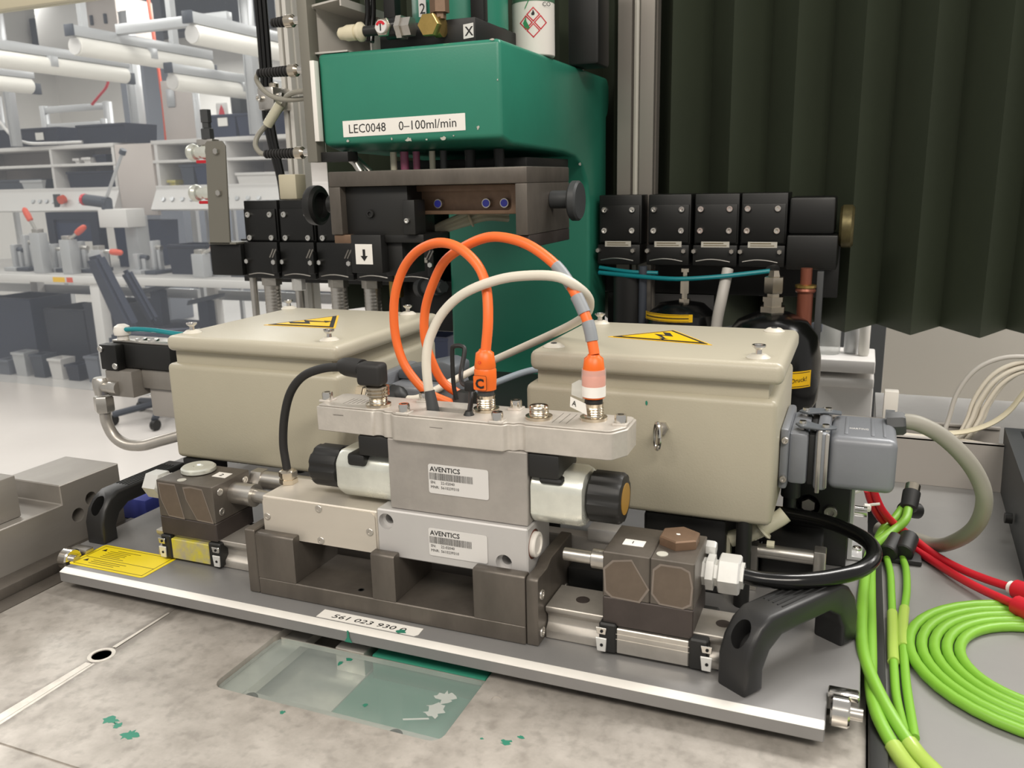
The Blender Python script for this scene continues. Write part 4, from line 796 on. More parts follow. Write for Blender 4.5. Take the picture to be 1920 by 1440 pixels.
b = new(); box(b, .4290, .4842, .0300, .0730, .0195, .0382, .0006, 1); part('adapter_plate', b, 'gunmetal_dark', K)
b = new(); box(b, .4290, .4578, .0300, .0730, .0384, .0680, .0006, 1); bl = part('clamp_block', b, 'gunmetal', K)
b = new(); box(b, .4580, .4842, .0300, .0730, .0384, .0680, .0006, 1); br = part('clamp_block', b, 'gunmetal', K)
patch(bl, .4305, .4565, .0390, .0640, .02995, PL); patch(br, .4600, .4825, .0395, .0640, .02995, PS)
b = new(); lathe(b, (.4700, .0570, .0681), Z, [(.0128, 0), (.0128, .0050), (.0120, .0058)], 6); q = part('hex_cap', b, 'bronze', K)
b = new(); decal(b, (0, 0, .0740), X, Y, blob(.4695, .0560, .0012, 10), .0002); part('paint_spot', b, 'paper', q)
b = new(); lathe(b, (.4635, .0375, .0680), Z, [(.0035, 0), (.0035, .0004), (0, .0004)], 16); part('plug', b, 'chip', K)
b = new(); decal(b, (0, 0, .0681), X, Y, [(.4375, .0430), (.4505, .0430), (.4505, .0515), (.4375, .0515)], .0003); q = part('number_tag', b, 'paper', K, 'white tag printed 1'); text(q, '1', (.4420, .0456, .0686), X, Y, .0050)
b = new(); cyl(b, (.3955, .0560, .0500), (.4150, .0560, .0500), .0043, 20, .0004); part('clamp_pin', b, 'steel', K)
b = new(); cyl(b, (.4148, .0560, .0500), (.4292, .0560, .0500), .0064, 24, .0004); part('pin_collar', b, 'steel', K)
b = new(); lathe(b, (.4842, .0610, .0500), X, [(.0085, 0), (.0085, .0025), (.0110, .0025), (.0110, .0070), (.0080, .0075), (.0080, .0095)], 6); part('check_nut', b, 'white_zinc', K)
b = new(); lathe(b, (.4937, .0620, .0500), X, [(.0112, 0), (.0122, .0008), (.0122, .0120), (.0112, .0130), (.0080, .0132), (.0080, .0150)], 6); part('union_nut', b, 'white_zinc', K)
screw(K, (.4842, .0720, .0610), X, .0048, .0060, 'white_zinc', 'bolt', True)
# left clamp
K = thing('clamp_slide', 'left hydraulic clamp block on a rail, with silver round cap and yellow paint', 'clamp', (.092, .065, 0))
b = new(); prism(b, [(.0470, .0003), (.0800, .0003), (.0800, .0060), (.0760, .0100), (.0760, .0150), (.0800, .0190), (.0800, .0225), (.0470, .0225), (.0470, .0190), (.0510, .0150), (.0510, .0100), (.0470, .0060)], 'x', .0550, .1655, .0005, 1); part('guide_rail', b, 'rail_steel', K)
b = new(); box(b, .0740, .1110, .0425, .0860, .0025, .0192, .0006, 1); part('carriage', b, 'yellow_paint', K, 'silver carriage with smeared yellow paint')
for x0, x1 in ((.0640, .0738), (.1112, .1225)):
    b = new(); box(b, x0, x1, .0420, .0865, .0020, .0215, .001, 1); part('end_cap', b, 'black', K)
wiper(K, .0635, 1, .0418); wiper(K, .1165, 1, .0418)
b = new(); box(b, .0645, .1195, .0440, .0870, .0217, .0365, .0006, 1); part('adapter_plate', b, 'gunmetal_dark', K)
b = new(); box(b, .0645, .1195, .0440, .0870, .0367, .0665, .0006, 1); bl = part('clamp_block', b, 'gunmetal', K)
patch(bl, .0660, .0885, .0380, .0635, .04395, ((.05, 1), (.75, 1), (1, .0), (.36, .02), (.10, .5))); patch(bl, .0905, .1165, .0380, .0635, .04395, ((.05, .95), (.30, 1), (.72, .97), (1, .0), (.45, .02), (.12, .6)))
b = new(); lathe(b, (.0830, .0710, .0666), Z, [(.0120, 0), (.0135, .0008), (.0135, .0035), (.0122, .0046), (.0040, .0046), (.0034, .0036), (0, .0036)], 36); part('round_cap', b, 'zinc', K)
b = new(); lathe(b, (.0855, .0495, .0664), Z, [(.0035, 0), (.0035, .0005), (0, .0005)], 16); part('plug', b, 'chip', K)
b = new(); decal(b, (0, 0, .0666), X, Y, [(.1020, .0640), (.1150, .0640), (.1140, .0740), (.1010, .0740)], .0003); q = part('number_tag', b, 'paper', K, 'white tag printed 2'); text(q, '2', (.1065, .0665, .0671), X, Y, .0060)
for y, z in ((.0520, .0600), (.0520, .0440), (.0810, .0600)): screw(K, (.1194, y, z), X, .0030, .0008, 'steel')
b = new(); cyl(b, (.1194, .0680, .0540), (.1360, .0680, .0540), .0085, 28); cyl(b, (.1360, .0680, .0540), (.1395, .0680, .0540), .0090, 28); part('pin_collar', b, 'steel', K)
b = new(); cyl(b, (.1394, .0680, .0540), (.1772, .0640, .0540), .0052, 20, .0004); part('clamp_pin', b, 'steel', K)
b = new(); lathe(b, (.0500, .0680, .0520), X, [(.0090, 0), (.0105, .002), (.0105, .0100), (.0090, .0120), (.0090, .0146)], 6); part('check_nut', b, 'white_zinc', K)
b = new(); lathe(b, (.0345, .0680, .0520), X, [(.0100, 0), (.0115, .001), (.0115, .0140), (.0080, .0145), (.0080, .0156)], 6); part('union_nut', b, 'white_zinc', K)
b = new(); lathe(b, (.0510, .0690, .0370), X, [(.0070, 0), (.0070, .0120)], 8); part('paint_smear', b, 'yellow_paint', K)
b = new(); box(b, -.0900, -.0480, .1350, .1850, -.0203, .0010, .002)
tag(place('rubber_stop', to_mesh(b, 'rubber_stop', 'blue_part')), 'blue plastic stop block behind the left black handle', 'stop')
b = new(); box(b, .0330, .0600, .1060, .1300, .0480, .0612, .001); box(b, .04, .055, .108, .125, .0003, .05); part('mounting_foot', b, 'black', E1)
# ================================================================== cables at the valve
def cable(label, pts, r, m, cat='cable', name='cable', loc=None):
    L = Vector(pts[0]); T_ = thing(name, label, cat, (L.x, L.y, min(p[2] for p in pts)))
    b = new(); tube(b, pts, r, 12); part('cable_jacket', b, m, T_, ang=60); return T_
orangeC=[(0.3435,0.056,0.180),(0.345,0.058,0.200),(0.342,0.064,0.219),(0.335,0.070,0.232),(0.322,0.076,0.242),(0.307,0.082,0.247),(0.291,0.088,0.246),(0.275,0.094,0.239),(0.262,0.098,0.226),(0.254,0.099,0.206),(0.253,0.099,0.182),(0.2585,0.098,0.162),(0.268,0.098,0.148),(0.279,0.099,0.138),(0.296,0.102,0.131)]
orangeA=[(0.4155,0.057,0.183),(0.414,0.058,0.189),(0.411,0.060,0.200),(0.405,0.063,0.212),(0.396,0.067,0.225),(0.386,0.0715,0.235),(0.370,0.076,0.245),(0.354,0.081,0.250),(0.335,0.087,0.251),(0.315,0.094,0.245),(0.295,0.101,0.234),(0.282,0.107,0.218),(0.273,0.110,0.199),(0.271,0.110,0.179),(0.275,0.111,0.161),(0.283,0.113,0.144),(0.296,0.116,0.134)]
def m12(c, x, y, z0, m, h=.0255):
    b = new(); lathe(b, (x, y, z0), Z, [(.0048, 0), (.0068, .0004), (.0072, .0060), (.0072, h*.52), (.0066, h*.56), (.0070, h*.60), (.0058, h*.95), (.0040, h), (.0036, h+.001)], 24); p = part('plug_body', b, m, c, ang=50); return p
c = cable('orange cable with lettered plug C at the valve', orangeC, .0033, 'orange'); pb = m12(c, .3430, .0560, .1560, 'orange_dark')
b = new(); lathe(b, (.3430, .0560, .1518), Z, [(.0050, 0), (.0054, .0006), (.0054, .0030), (.0048, .0045)], 20); part('seal', b, 'dark_grey', pb)
b = new(); decal(b, (0, .0486, 0), X, Z, rrect(.3378, .3470, .1572, .1668, .0010), .0002); me_ = part('printed_frame', b, 'ink', pb); b = new(); decal(b, (0, .0484, 0), X, Z, rrect(.3380, .3468, .1574, .1666, .0009), .0002); part('frame_fill', b, 'orange_dark', pb)
text(pb, 'C', (.3394, .0479, .1588), X, Z, .0085, 'ink', bold=.0003)
text(pb, 'O', (.3412, .0486, .1742), X, Z, .0030, 'red')
c = cable('orange cable with grey heat shrink sleeves and white tag A plug', orangeA, .0033, 'orange'); pb = m12(c, .4150, .0570, .1558, 'orange_dark', .0262)
def sleeve(par, i0, i1, pts, r, m, name='heat_shrink'):
    P_ = smooth_path(pts, 5); b = new(); tube(b, P_[i0:i1], r, 14, smooth=False); part(name, b, m, par, ang=60)
sleeve(c, 6, 12, orangeA, .0039, 'heat_shrink'); sleeve(c, 13, 18, orangeA, .0040, 'heat_shrink'); sleeve(c, 19, 26, orangeA, .0037, 'heat_shrink')
b = new(); lathe(b, (.4150, .0570, .1516), Z, [(.0050, 0), (.0056, .0006), (.0056, .0030), (.0048, .0045)], 20); part('seal', b, 'black', pb)
b = new(); lathe(b, (.4150, .0570, .1572), Z, [(.0074, 0), (.0074, .0066)], 28); part('paper_band', b, 'paper', pb)
b = new(); R = Vector((.93, -.30, -.18)).normalized(); U = Vector((.12, 0, 1)).normalized(); decal(b, (.4020, .0500, .1500), R, U, [(0, .001), (.0130, -.0000), (.0110, .0065), (-.0005, .0072)], .0003); q = part('paper_tag', b, 'paper', pb, 'white paper tag printed A'); text(q, 'A', (.4035, .0491, .1522), R, U, .0048)
b = new(); decal(b, (.4010, .0560, .1570), R, U, [(0, 0), (.0085, .0), (.0110, .012), (.0045, .0110), (-.0005, .0070)], .0002); part('clear_film', b, 'film', pb)
b = new(); lathe(b, (.4150, .0570, .1640), Z, [(.0075, 0), (.0077, .005), (.0075, .0100)], 20); part('clear_film', b, 'film', pb)
white=[(0.3075,0.0490,0.1420),(0.3052,0.050,0.151),(0.304,0.050,0.162),(0.303,0.052,0.176),(0.305,0.055,0.189),(0.314,0.057,0.205),(0.330,0.057,0.218),(0.352,0.060,0.2265),(0.373,0.0605,0.2295),(0.392,0.0595,0.2290),(0.4025,0.066,0.222),(0.4035,0.085,0.212),(0.394,0.110,0.199),(0.375,0.140,0.187),(0.348,0.165,0.173),(0.313,0.185,0.156),(0.282,0.192,0.141),(0.258,0.166,0.128),(0.246,0.145,0.1215),(0.2365,0.138,0.121)]
c = cable('long off white cable looping from the valve slot to the left gland', white, .0031, 'white_cable')
b = new(); tube(b, [(.3085, .0490, .1350), (.3075, .0490, .1430), (.3052, .0500, .1540)], lambda t: .0048-.0014*t, 16); part('strain_boot', b, 'dark_grey', c)
c = cable('blue grey cable running low between the enclosures', [(.346,.2500,.126),(.325,.256,.1255),(.305,.256,.1245),(.290,.254,.121),(.271,.243,.114),(.258,.228,.109),(.256,.205,.108)], .0030, 'blue_grey')
blk=[(0.250,0.0520,0.1655),(0.242,0.053,0.1652),(0.235,0.054,0.1645),(0.220,0.055,0.1625),(0.203,0.055,0.156),(0.190,0.056,0.143),(0.182,0.057,0.124),(0.178,0.058,0.103),(0.179,0.058,0.087),(0.180,0.058,0.076)]
c = cable('black cable with angled plug arching from valve cover to pilot block', blk, .0031, 'black_rubber')
b = new(); tube(b, [(.2350, .0535, .1645), (.2390, .0530, .1655), (.2560, .0490, .1655)], lambda t: .0036+.0030*min(1, t*1.6), 16); box(b, .2560, .2745, .0388, .0515, .1560, .1715, .0030, 3); pb = part('angled_plug', b, 'black_rubber', c)
b = new(); pf = []
for i in range(3): pf += [(.0070, i*.0024), (.0078, i*.0024+.0005), (.0078, i*.0024+.0016), (.0070, i*.0024+.0021)]
lathe(b, (.2690, .0450, .1492), Z, pf, 28); part('knurled_nut', b, 'nickel', pb)
b = new(); lathe(b, (.1800, .0580, .0726), Z, [(.0068, 0), (.0068, .0035), (.0060, .0038), (.0060, .0050), (.0068, .0052), (.0068, .0090), (.0050, .0105), (.0035, .0110)], 6); part('nickel_gland', b, 'nickel', c)
c = thing('cable_tie', 'upright black cable tie loop behind the valve cover', 'tie', (.315, .07, .1425))
b = new(); tube(b, [(.3060, .0880, .1385), (.3035, .0890, .1500), (.3030, .0900, .1720), (.3045, .0900, .1760), (.3100, .0900, .1765), (.3130, .0890, .1735), (.3140, .0800, .1600), (.3200, .0690, .1560), (.3290, .0600, .1560)], .0016, 8); part('tie_strap', b, 'black', c)
b = new(); box(b, .3265, .3335, .0575, .0625, .1530, .1600, .0012); part('tie_head', b, 'black', c)
b = new(); tube(b, [(.3310, .0600, .1540), (.3340, .0520, .1480), (.3370, .0420, .1424)], .0017, 8); lathe(b, (.3370, .0420, .1423), Z, [(.0036, 0), (.0022, .0026)], 10); part('tie_tail', b, 'black', c)
b = new(); box(b, .27, .325, .0945, .121, .1215, .1270, .002); box(b, .286, .300, .096, .118, .1272, .1302, .001); solo('cable_clamp', b, 'dark_grey', 'dark cable clamp block gathering the orange cables behind the valve', 'clamp')
b = new(); box(b, .30, .32, .1050, .118, .0475, .1213, .001); solo('clamp_stand', b, 'black', 'black stand carrying the cable clamp behind the valve', 'stand')
b = new(); lathe(b, (.2960, .1080, .1315), X, [(.0085, 0), (.0095, .002), (.0095, .012), (.0085, .014)], 6); solo('cable_gland', b, 'black', 'black gland on the clamp block where the orange cables end', 'gland')
# ================================================================== hose at the right clamp
hose=[(0.5075,0.0625,0.050),(0.519,0.063,0.049),(0.538,0.067,0.049),(0.558,0.080,0.049),(0.573,0.093,0.050),(0.581,0.111,0.051),(0.580,0.133,0.051),(0.569,0.153,0.050),(0.551,0.169,0.049),(0.530,0.177,0.048),(0.506,0.180,0.047)]
b = new(); tube(b, hose, .0049, 14); solo('hydraulic_hose', b, 'black_gloss', 'glossy black hydraulic hose curving from the white union nut', 'hose', ang=60)
b = new(); box(b, .490, .5065, .170, .190, .0003, .060, .001); solo('hose_bracket', b, 'black', 'black block under the right enclosure where the hose ends', 'block')
b = new(); box(b, .5190, .5660, .2050, .2450, .0003, .0760, .001); me = to_mesh(b, 'black_block', 'black_anod'); c_ = new(); cyl(c_, (.5370, .2000, .0460), (.5370, .2200, .0460), .0085)
V = thing('bearing_block', 'black bearing block with bolts beneath the connector hood', 'block', (.54, .225, 0)); place('block_body', cut(me, [c_]), V)
screw(V, (.5530, .2049, .0430), -Y, .0050, .003, 'steel'); screw(V, (.5370, .2150, .0435), -Y, .0060, .004, 'steel', 'bolt', True)
b = new(); lathe(b, (.5245, .2000, .0650), Z, [(.0040, -.030), (.0040, -.012), (.0070, -.011), (.0070, .004), (.0085, .0045), (.0085, .0105)], 12); screw(V, (.5245, .2040, .06), -Y, .003, .002, 'black'); part('stud', b, 'dark_grey', V)
V = thing('angle_bracket', 'aluminium angle bracket with cable ties right of the bearing block', 'bracket', (.573, .26, 0))
b = new(); prism(b, [(.5664, .0003), (.5774, .0003), (.5774, .0030), (.5700, .0035), (.5690, .0640), (.5664, .0640)], 'y', .2200, .2800, .0004, 1); part('angle_body', b, 'lab_alu', V)
b = new(); cyl(b, (.5700, .250, .0290), (.5790, .250, .0290), .0042, 16); part('standoff', b, 'chrome', V)
screw(V, (.5735, .235, .0031), Z, .0035, .002, 'chrome')
for x, z, a in ((.5815, .0480, .3), (.5800, .0300, .1)):
    b = new(); tube(b, [(.5695, .255, z-.006), (.5745, .256, z-.003), (x, .257, z+.002), (x+.008, .258, z+.004)], .0011, 6); lathe(b, (x-.004, .257, z), X, [(.0020, 0), (.0034, .001), (.0034, .005), (.0020, .006)], 8); part('cable_tie', b, 'white_plastic', V)
b = new(); cyl(b, (.505, .150, .0290), (.5480, .150, .0290), .0050, 16); box(b, .5450, .5530, .1440, .1560, .0003, .0360, .001); box(b, .5030, .5080, .145, .155, .0003, .0340); solo('guide_rod', b, 'steel', 'steel guide rod lying behind the right handle', 'rod')
b = new(); tube(b, [(.4900, .138, .040), (.5060, .140, .0470), (.5200, .144, .0560), (.5250, .146, .0600)], .0058, 12); lathe(b, (.5110, .1390, .0480), Vector((.5, .1, .5)), [(.0062, 0), (.0072, .0010), (.0062, .0022)], 12); lathe(b, (.5150, .1330, .0420), X, [(.0026, 0), (.0026, .005)], 10)
box(b, .486, .4905, .134, .142, .0003, .044); solo('sleeved_wire', b, 'clear_tube', 'yellowish sleeved wire bundle with white tie under the right enclosure', 'wire')
b = new(); box(b, .4300, .4880, .1300, .2300, .0003, .0560, .003); solo('rubber_block', b, 'black', 'black block standing on the plate under the right enclosure', 'block')
b = new(); box(b, .5090, .5500, .1600, .2030, .0003, .0300, .002); solo('dark_block', b, 'black', 'low black block behind the steel guide rod', 'block')
# ================================================================== cables on the right table
TZ = -.0165
greybig=[(0.592,0.200,0.116),(0.598,0.200,0.1178),(0.607,0.200,0.1165),(0.621,0.202,0.109),(0.636,0.205,0.095),(0.647,0.210,0.079),(0.653,0.215,0.062),(0.653,0.228,0.040),(0.647,0.250,0.018),(0.636,0.290,-0.0075),(0.620,0.304,-0.0105),(0.602,0.309,-0.0105),(0.590,0.318,-0.0105)]
cable('thick grey cable looping from the connector hood down to the table', greybig, .0057, 'grey_cable')
# green patch cables with connector
def gz(l): return [(x, y, max(z, TZ+.0042)) for x, y, z in l]
grA=gz([(0.6130,0.3220,0.0125),(0.610,0.303,0.006),(0.601,0.291,0.000),(0.5895,0.268,-0.002),(0.5838,0.244,0.0005),(0.5800,0.196,0.0012),(0.5780,0.145,0.0012),(0.5780,0.096,0.0010),(0.5825,0.066,-0.001),(0.5925,0.036,-0.0055),(0.605,0.014,-.012),(0.615,-0.003,-.012),(0.640,-0.040,-.012)])
grB=gz([(0.6092,0.3230,0.0095),(0.602,0.309,0.003),(0.5935,0.295,-0.002),(0.5885,0.272,-0.006),(0.5845,0.234,-0.0070),(0.5838,0.187,-0.0070),(0.5838,0.138,-0.0070),(0.5838,0.094,-0.0070),(0.5838,0.060,-0.0070),(0.587,0.032,-0.0075),(0.5970,0.0070,-.0115),(0.608,-0.013,-.012),(0.632,-0.052,-.012)])
c1 = cable('bright green cable on the right table, right strand of the front pair', grA, .0037, 'green_cable')
c2 = cable('bright green cable on the right table, left strand of the front pair', grB, .0037, 'green_cable')
def chunk(par, pts, a, z_, r, m, name): P_ = smooth_path(pts, 5); b = new(); tube(b, P_[a:z_], r, 12, smooth=False); part(name, b, m, par, ang=60)
chunk(c1, grA, -12, -2, .0046, 'pale_tape', 'clear_tape'); chunk(c2, grB, -12, -2, .0046, 'pale_tape', 'clear_tape')
d = Vector((.1, .6, .5)).normalized(); b = new(); p = Vector((.6130, .3200, .0110)); lathe(b, p-d*.003, d, [(.0045, 0), (.0068, .002), (.0072, .015), (.0072, .018)], 20); pb = part('black_boot', b, 'black', c1)
b = new(); lathe(b, p+d*.0150, d, [(.0062, 0), (.0062, .0070), (.0050, .0080)], 20); part('metal_ring', b, 'nickel', pb)
p = Vector((.6092, .3215, .0085)); d2 = Vector((.5, .5, -.2)).normalized(); b = new(); lathe(b, p-d2*.003, d2, [(.0045, 0), (.0065, .003), (.0068, .020)], 18); part('black_boot', b, 'black', c2)
grC=[(0.5965,0.262,-0.0130),(0.5985,0.236,-0.0130),(0.5985,0.203,-0.0130),(0.5982,0.161,-0.0130),(0.5975,0.124,-0.0130),(0.5975,0.090,-0.0130),(0.598,0.062,-0.0130),(0.601,0.030,-0.0130)]
grD=[(0.608,0.268,-0.0130),(0.610,0.245,-0.0130),(0.609,0.208,-0.0130),(0.6058,0.172,-0.0130),(0.6040,0.143,-0.0130),(0.6038,0.110,-0.0130),(0.6040,0.075,-.0130),(0.6060,0.026,-0.0130)]
c3 = cable('thin green cable beside the edge trim, left of the thin pair', grC, .0027, 'green_cable'); c4 = cable('thin green cable beside the edge trim, right of the thin pair', grD, .0027, 'green_cable')
chunk(c3, grC, 14, 24, .0036, 'pale_tape', 'clear_tape'); chunk(c4, grD, 14, 24, .0036, 'pale_tape', 'clear_tape')
b = new(); cyl(b, (.5965, .262, -.0090), (.6020, .285, -.0050), .0075, 16, .001); cyl(b, (.608, .266, -.0085), (.613, .290, -.0040), .0078, 16, .001); box(b, .592, .622, .262, .300, -.0163, -.012, .001); tag(place('cable_boot', to_mesh(b, 'cable_boot', 'black')), 'black boot holder where the thin green cables start', 'boot')
# coil of green cable, five turns lying flat
pts = []
for i in range(0, 5*40+1):
    t = i/40.0; a = 2*math.pi*t-.5; ra = .0830-.0074*t; 
    pts.append((.6860+ra*math.cos(a), .1270+ra*math.sin(a)*1.02, TZ+.0037+.0003*math.sin(a*2)))
b = new(); tube(b, pts, .0035, 10, 1, smooth=False); solo('cable_coil', b, 'green_cable', 'flat coil of bright green cable on the right table', 'cable', ang=60)
redA=[(0.583,0.286,0.036),(0.587,0.288,0.026),(0.592,0.291,0.016),(0.601,0.298,0.004),(0.615,0.304,-0.008),(0.631,0.279,-0.0110),(0.648,0.257,-0.0110),(0.664,0.239,-0.0090),(0.680,0.2225,-0.0060)]
redB=[(0.579,0.287,0.034),(0.583,0.291,0.022),(0.590,0.297,0.008),(0.600,0.306,-0.004),(0.612,0.296,-0.0120),(0.629,0.269,-0.0122),(0.644,0.243,-0.0110),(0.659,0.221,-0.0095),(0.677,0.196,-0.0060)]
for pts, t in ((redA, 'red cable on the right table, upper one with white band on plug'), (redB, 'red cable on the right table, lower one running to the edge')):
    c = cable(t, pts, .0031, 'red_cable'); e = Vector(pts[-1]); d = (e-Vector(pts[-2])).normalized()
    b = new(); lathe(b, e-d*.002, d, [(.0042, 0), (.0070, .0025), (.0070, .0250)], 14); q = part('plug', b, 'red_cable', c)
    if pts is redA: b = new(); lathe(b, e-d*.0045, d, [(.0044, 0), (.0048, .0004), (.0048, .0030)], 14); part('white_band', b, 'paper', q)
# white cables in the trunking and hanging coil
for k, (dx, dy, dz) in enumerate(((0, 0, 0), (.017, .004, -.004), (.020, .0, -.008), (.0235, .006, -.006), (.027, .002, -.010), (.031, .007, -.009))):
    pts = [(.6300+dx*.3, .500+dy, .010), (.648+dx*.8, .505+dy, .020), (.655+dx, .51+dy, .040), (.660+dx, .512+dy, .066+dz), (.672+dx, .512+dy, .090+dz), (.690+dx, .512+dy, .104+dz), (.715+dx, .512+dy, .109+dz), (.760+dx, .515+dy, .104+dz)]
    b = new(); tube(b, pts, .0024, 8); solo('white_cable', b, 'white_cable' if k else 'grey_duct', 'white cable arching out of the trunking, %s of six strands' % ('leftmost', 'second', 'third', 'fourth', 'fifth', 'rightmost')[k], 'cable', 'white cables rising from the trunking', ang=60)
b = new(); tube(b, [(.640, .485, .0320), (.665, .487, .0345), (.688, .488, .044), (.704, .488, .059), (.716, .486, .081), (.735, .484, .11)], .0060, 10, flat=.35); solo('flat_cable', b, 'cream', 'cream flat cable rising from the trunking by the bin', 'cable', ang=60)
for k, (y, z, m) in enumerate(((.475, .026, 'white_cable'), (.483, .027, 'grey_duct'), (.470, .021, 'blue_part'), (.4925, .026, 'white_cable'))):
    b = new(); tube(b, [(.535, y, z-.006), (.58, y+.001, z), (.62, y-.001, z-.001), (.66, y, z-.002), (.70, y+.001, z-.006)], .0030, 8)
    solo('laid_cable', b, m, ('white cable lying in the trunking near its front wall', 'grey cable lying in the trunking behind the white one', 'blue cable lying in the trunking along its front wall', 'white cable lying deep in the trunking at the back')[k], 'cable', ang=60)
b = new(); box(b, .532, .704, .466, .498, -.0146, .0180); solo('cable_bundle', b, 'dark_grey', 'dark cable filling at the bottom of the trunking', 'cable')
# ================================================================== hydraulic valve left of the left enclosure
V = thing('pilot_valve', 'black pilot valve on a steel block left of the left enclosure', 'valve', (-.15, .29, .09))
b = new(); box(b, -.2000, -.1760, .2400, .2520, .0960, .1240, .0015); part('end_cover', b, 'black_anod', V)
b = new(); box(b, -.2000, -.1130, .2525, .2830, .0965, .1240, .002); part('valve_housing', b, 'black', V)
for x, z in ((-.1975, .1190), (-.1790, .1010)): screw(V, (x, .2399, z), -Y, .0036, .0014, 'chrome')
b = new(); box(b, -.1950, -.1100, .2540, .2810, .1242, .1270, .001); part('top_plate', b, 'steel', V)
b = new(); lathe(b, (-.1820, .258, .1270), Z, [(.006, 0), (.006, .005), (.0085, .0055), (.0092, .010), (.008, .0145), (.004, .017)], 20); part('push_fitting', b, 'white_plastic', V)
for x in (-.160, -.143):
    b = new(); lathe(b, (x, .262, .1270), Z, [(.0065, 0), (.006, .0018), (.002, .0026)], 14); part('cap', b, 'chrome', V)
b = new(); box(b, -.1980, -.1600, .2420, .2900, .0660, .0955, .0015); box(b, -.1600, -.1120, .256, .2900, .0740, .0955, .0015); part('steel_block', b, 'fixture_steel', V)
b = new(); box(b, -.1560, -.1020, .2600, .4000, .0410, .0920, .003); box(b, -.1060, .020, .3300, .390, .0410, .075, .002); box(b, -.02, .02, .33, .39, -.0203, .0412, .002)
tag(place('carrier_block', to_mesh(b, 'carrier_block', 'trunking')), 'plain grey carrier block behind the steel pipe bend', 'block')
b = new(); tube(b, [(-.1760, .2560, .1385), (-.160, .2575, .1395), (-.138, .261, .1385), (-.118, .268, .1350), (-.095, .280, .1320), (-.06, .300, .1300)], .0026, 10); solo('air_hose', b, 'teal', 'teal air hose from the white fitting on the pilot valve', 'hose')
V = thing('steel_pipe', 'bent steel pipe with elbow union below the pilot valve', 'pipe', (-.17, .25, .0))
b = new(); lathe(b, (-.1800, .2420, .0760), -X+Y*-.02, [(.0075, 0), (.0075, .010), (.0065, .014), (.0065, .0290)], 12); lathe(b, (-.2060, .2425, .0860), -Z, [(.0075, 0), (.0092, .003), (.0092, .012), (.0080, .0190)], 14); part('elbow', b, 'steel', V)
b = new(); lathe(b, (-.2060, .2425, .0470), Z, [(.0095, 0), (.0108, .002), (.0108, .0160), (.0095, .0180)], 6); part('union_nut', b, 'steel', V)
b = new(); tube(b, [(-.2060,.2425,.049),(-.2060,.2425,.036),(-.1985,.2430,.0195),(-.184,.245,.0105),(-.165,.250,.0095),(-.146,.258,.0145),(-.100,.277,.0270),(-.06,.296,.037)], .0063, 14); part('pipe_bend', b, 'rail_steel', V)
# ================================================================== assembly lab seen through the guard pane
def bench(label, x0, x1, y0, y1, legs, group=None):
    B = thing('workbench', label, 'bench', ((x0+x1)/2, (y0+y1)/2, FZ), group)
    b = new(); box(b, x0, x1, y0, y1, -.372, -.318, .004); part('bench_top', b, 'bench_white', B)
    b = new(); box(b, x0+.01, x1-.01, y0+.02, y1, -.3178, -.313, .001); part('top_mat', b, 'bench_top', B)
    for x, y in legs:
        b = new(); box(b, x-.045, x+.045, y-.04, y+.04, FZ, -.3722, .004); part('leg', b, 'bench_white', B)
    b = new(); box(b, x0+.05, x1-.05, y1-.06, y1-.02, -.62, -.54, .003); part('rear_rail', b, 'lab_alu', B)
    return B
B1 = bench('white workbench on the left of the lab, with orange handled clamps', -7.6, -4.57, 4.15, 5.25, ((-4.63, 4.20), (-6.45, 5.15), (-7.5, 4.22)), None)
B2 = bench('white workbench right of the office chair in the lab', -4.50, -1.2, 4.15, 5.25, ((-1.3, 4.22), (-2.75, 5.19), (-4.44, 5.19)), None)
for x0, x1, c in ((-5.02, -4.90, 'sign_yellow'), (-4.88, -4.82, 'salmon')):
    b = new(); box(b, x0, x1, 4.1475, 4.1500, -.366, -.330); part('edge_tag', b, c, B1)
def shelf(label, x0, x1, xs):
    S = thing('shelf_unit', label, 'shelf', ((x0+x1)/2, 5.1, .12))
    for z0, z1 in ((.632, .662), (.490, .512), (.296, .318)):
        b = new(); box(b, x0, x1, 4.90, 5.35, z0, z1, .002); part('shelf_board', b, 'bench_white', S)
    for x in xs:
        b = new(); box(b, x-.014, x+.014, 4.905, 5.35, .316, .634, .002); part('divider', b, 'bench_white', S)
    b = new(); box(b, x0, x1, 5.345, 5.36, .30, .65); part('back_panel', b, 'shelf_side', S)
    b = new(); prism(b, [(4.90, .300), (4.90, .285), (4.82, .135), (4.84, .125), (5.35, .125), (5.35, .300)], 'x', x0, x1, .003, 1); C = part('socket_channel', b, 'bench_white', S)
    return S, C
S1, C1 = shelf('long white shelf unit above the left workbench, holding dark boxes', -6.95, -5.05, (-6.9, -5.76, -5.07))
S2, C2 = shelf('white shelf unit behind the upright bracket with navy boxes on top', -4.66, -3.2, (-4.62, -3.95, -3.3))
b = new(); box(b, -5.04, -4.66, 4.90, 4.93, .09, .645, .003); part('side_panel', b, 'shelf_side', S2)
for C, xs in ((C1, (-5.98, -5.90, -5.82, -5.74, -5.44, -5.36, -5.41, -5.52, -5.28)), (C2, (-4.55, -4.46, -4.36, -4.27, -3.93, -3.83, -3.73, -3.63))):
    for x in xs:
        b = new(); zz = .21 if x not in (-5.41, -5.52) else .17; yy = 4.8575; lathe(b, (x, yy, zz), Vector((0, -1, .5)), [(.020, 0), (.017, .012), (.010, .012)], 12); part('socket', b, 'dark_grey' if x in (-5.41, -5.52) else 'lab_alu', C)
b = new(); box(b, -5.72, -5.66, 4.835, 4.86, .15, .27, .004); part('switch', b, 'dark_grey', C1)
b = new(); cyl(b, (-5.60, 4.84, .23), (-5.60, 4.80, .22), .035, 16); part('rotary_switch', b, 'salmon', C1)
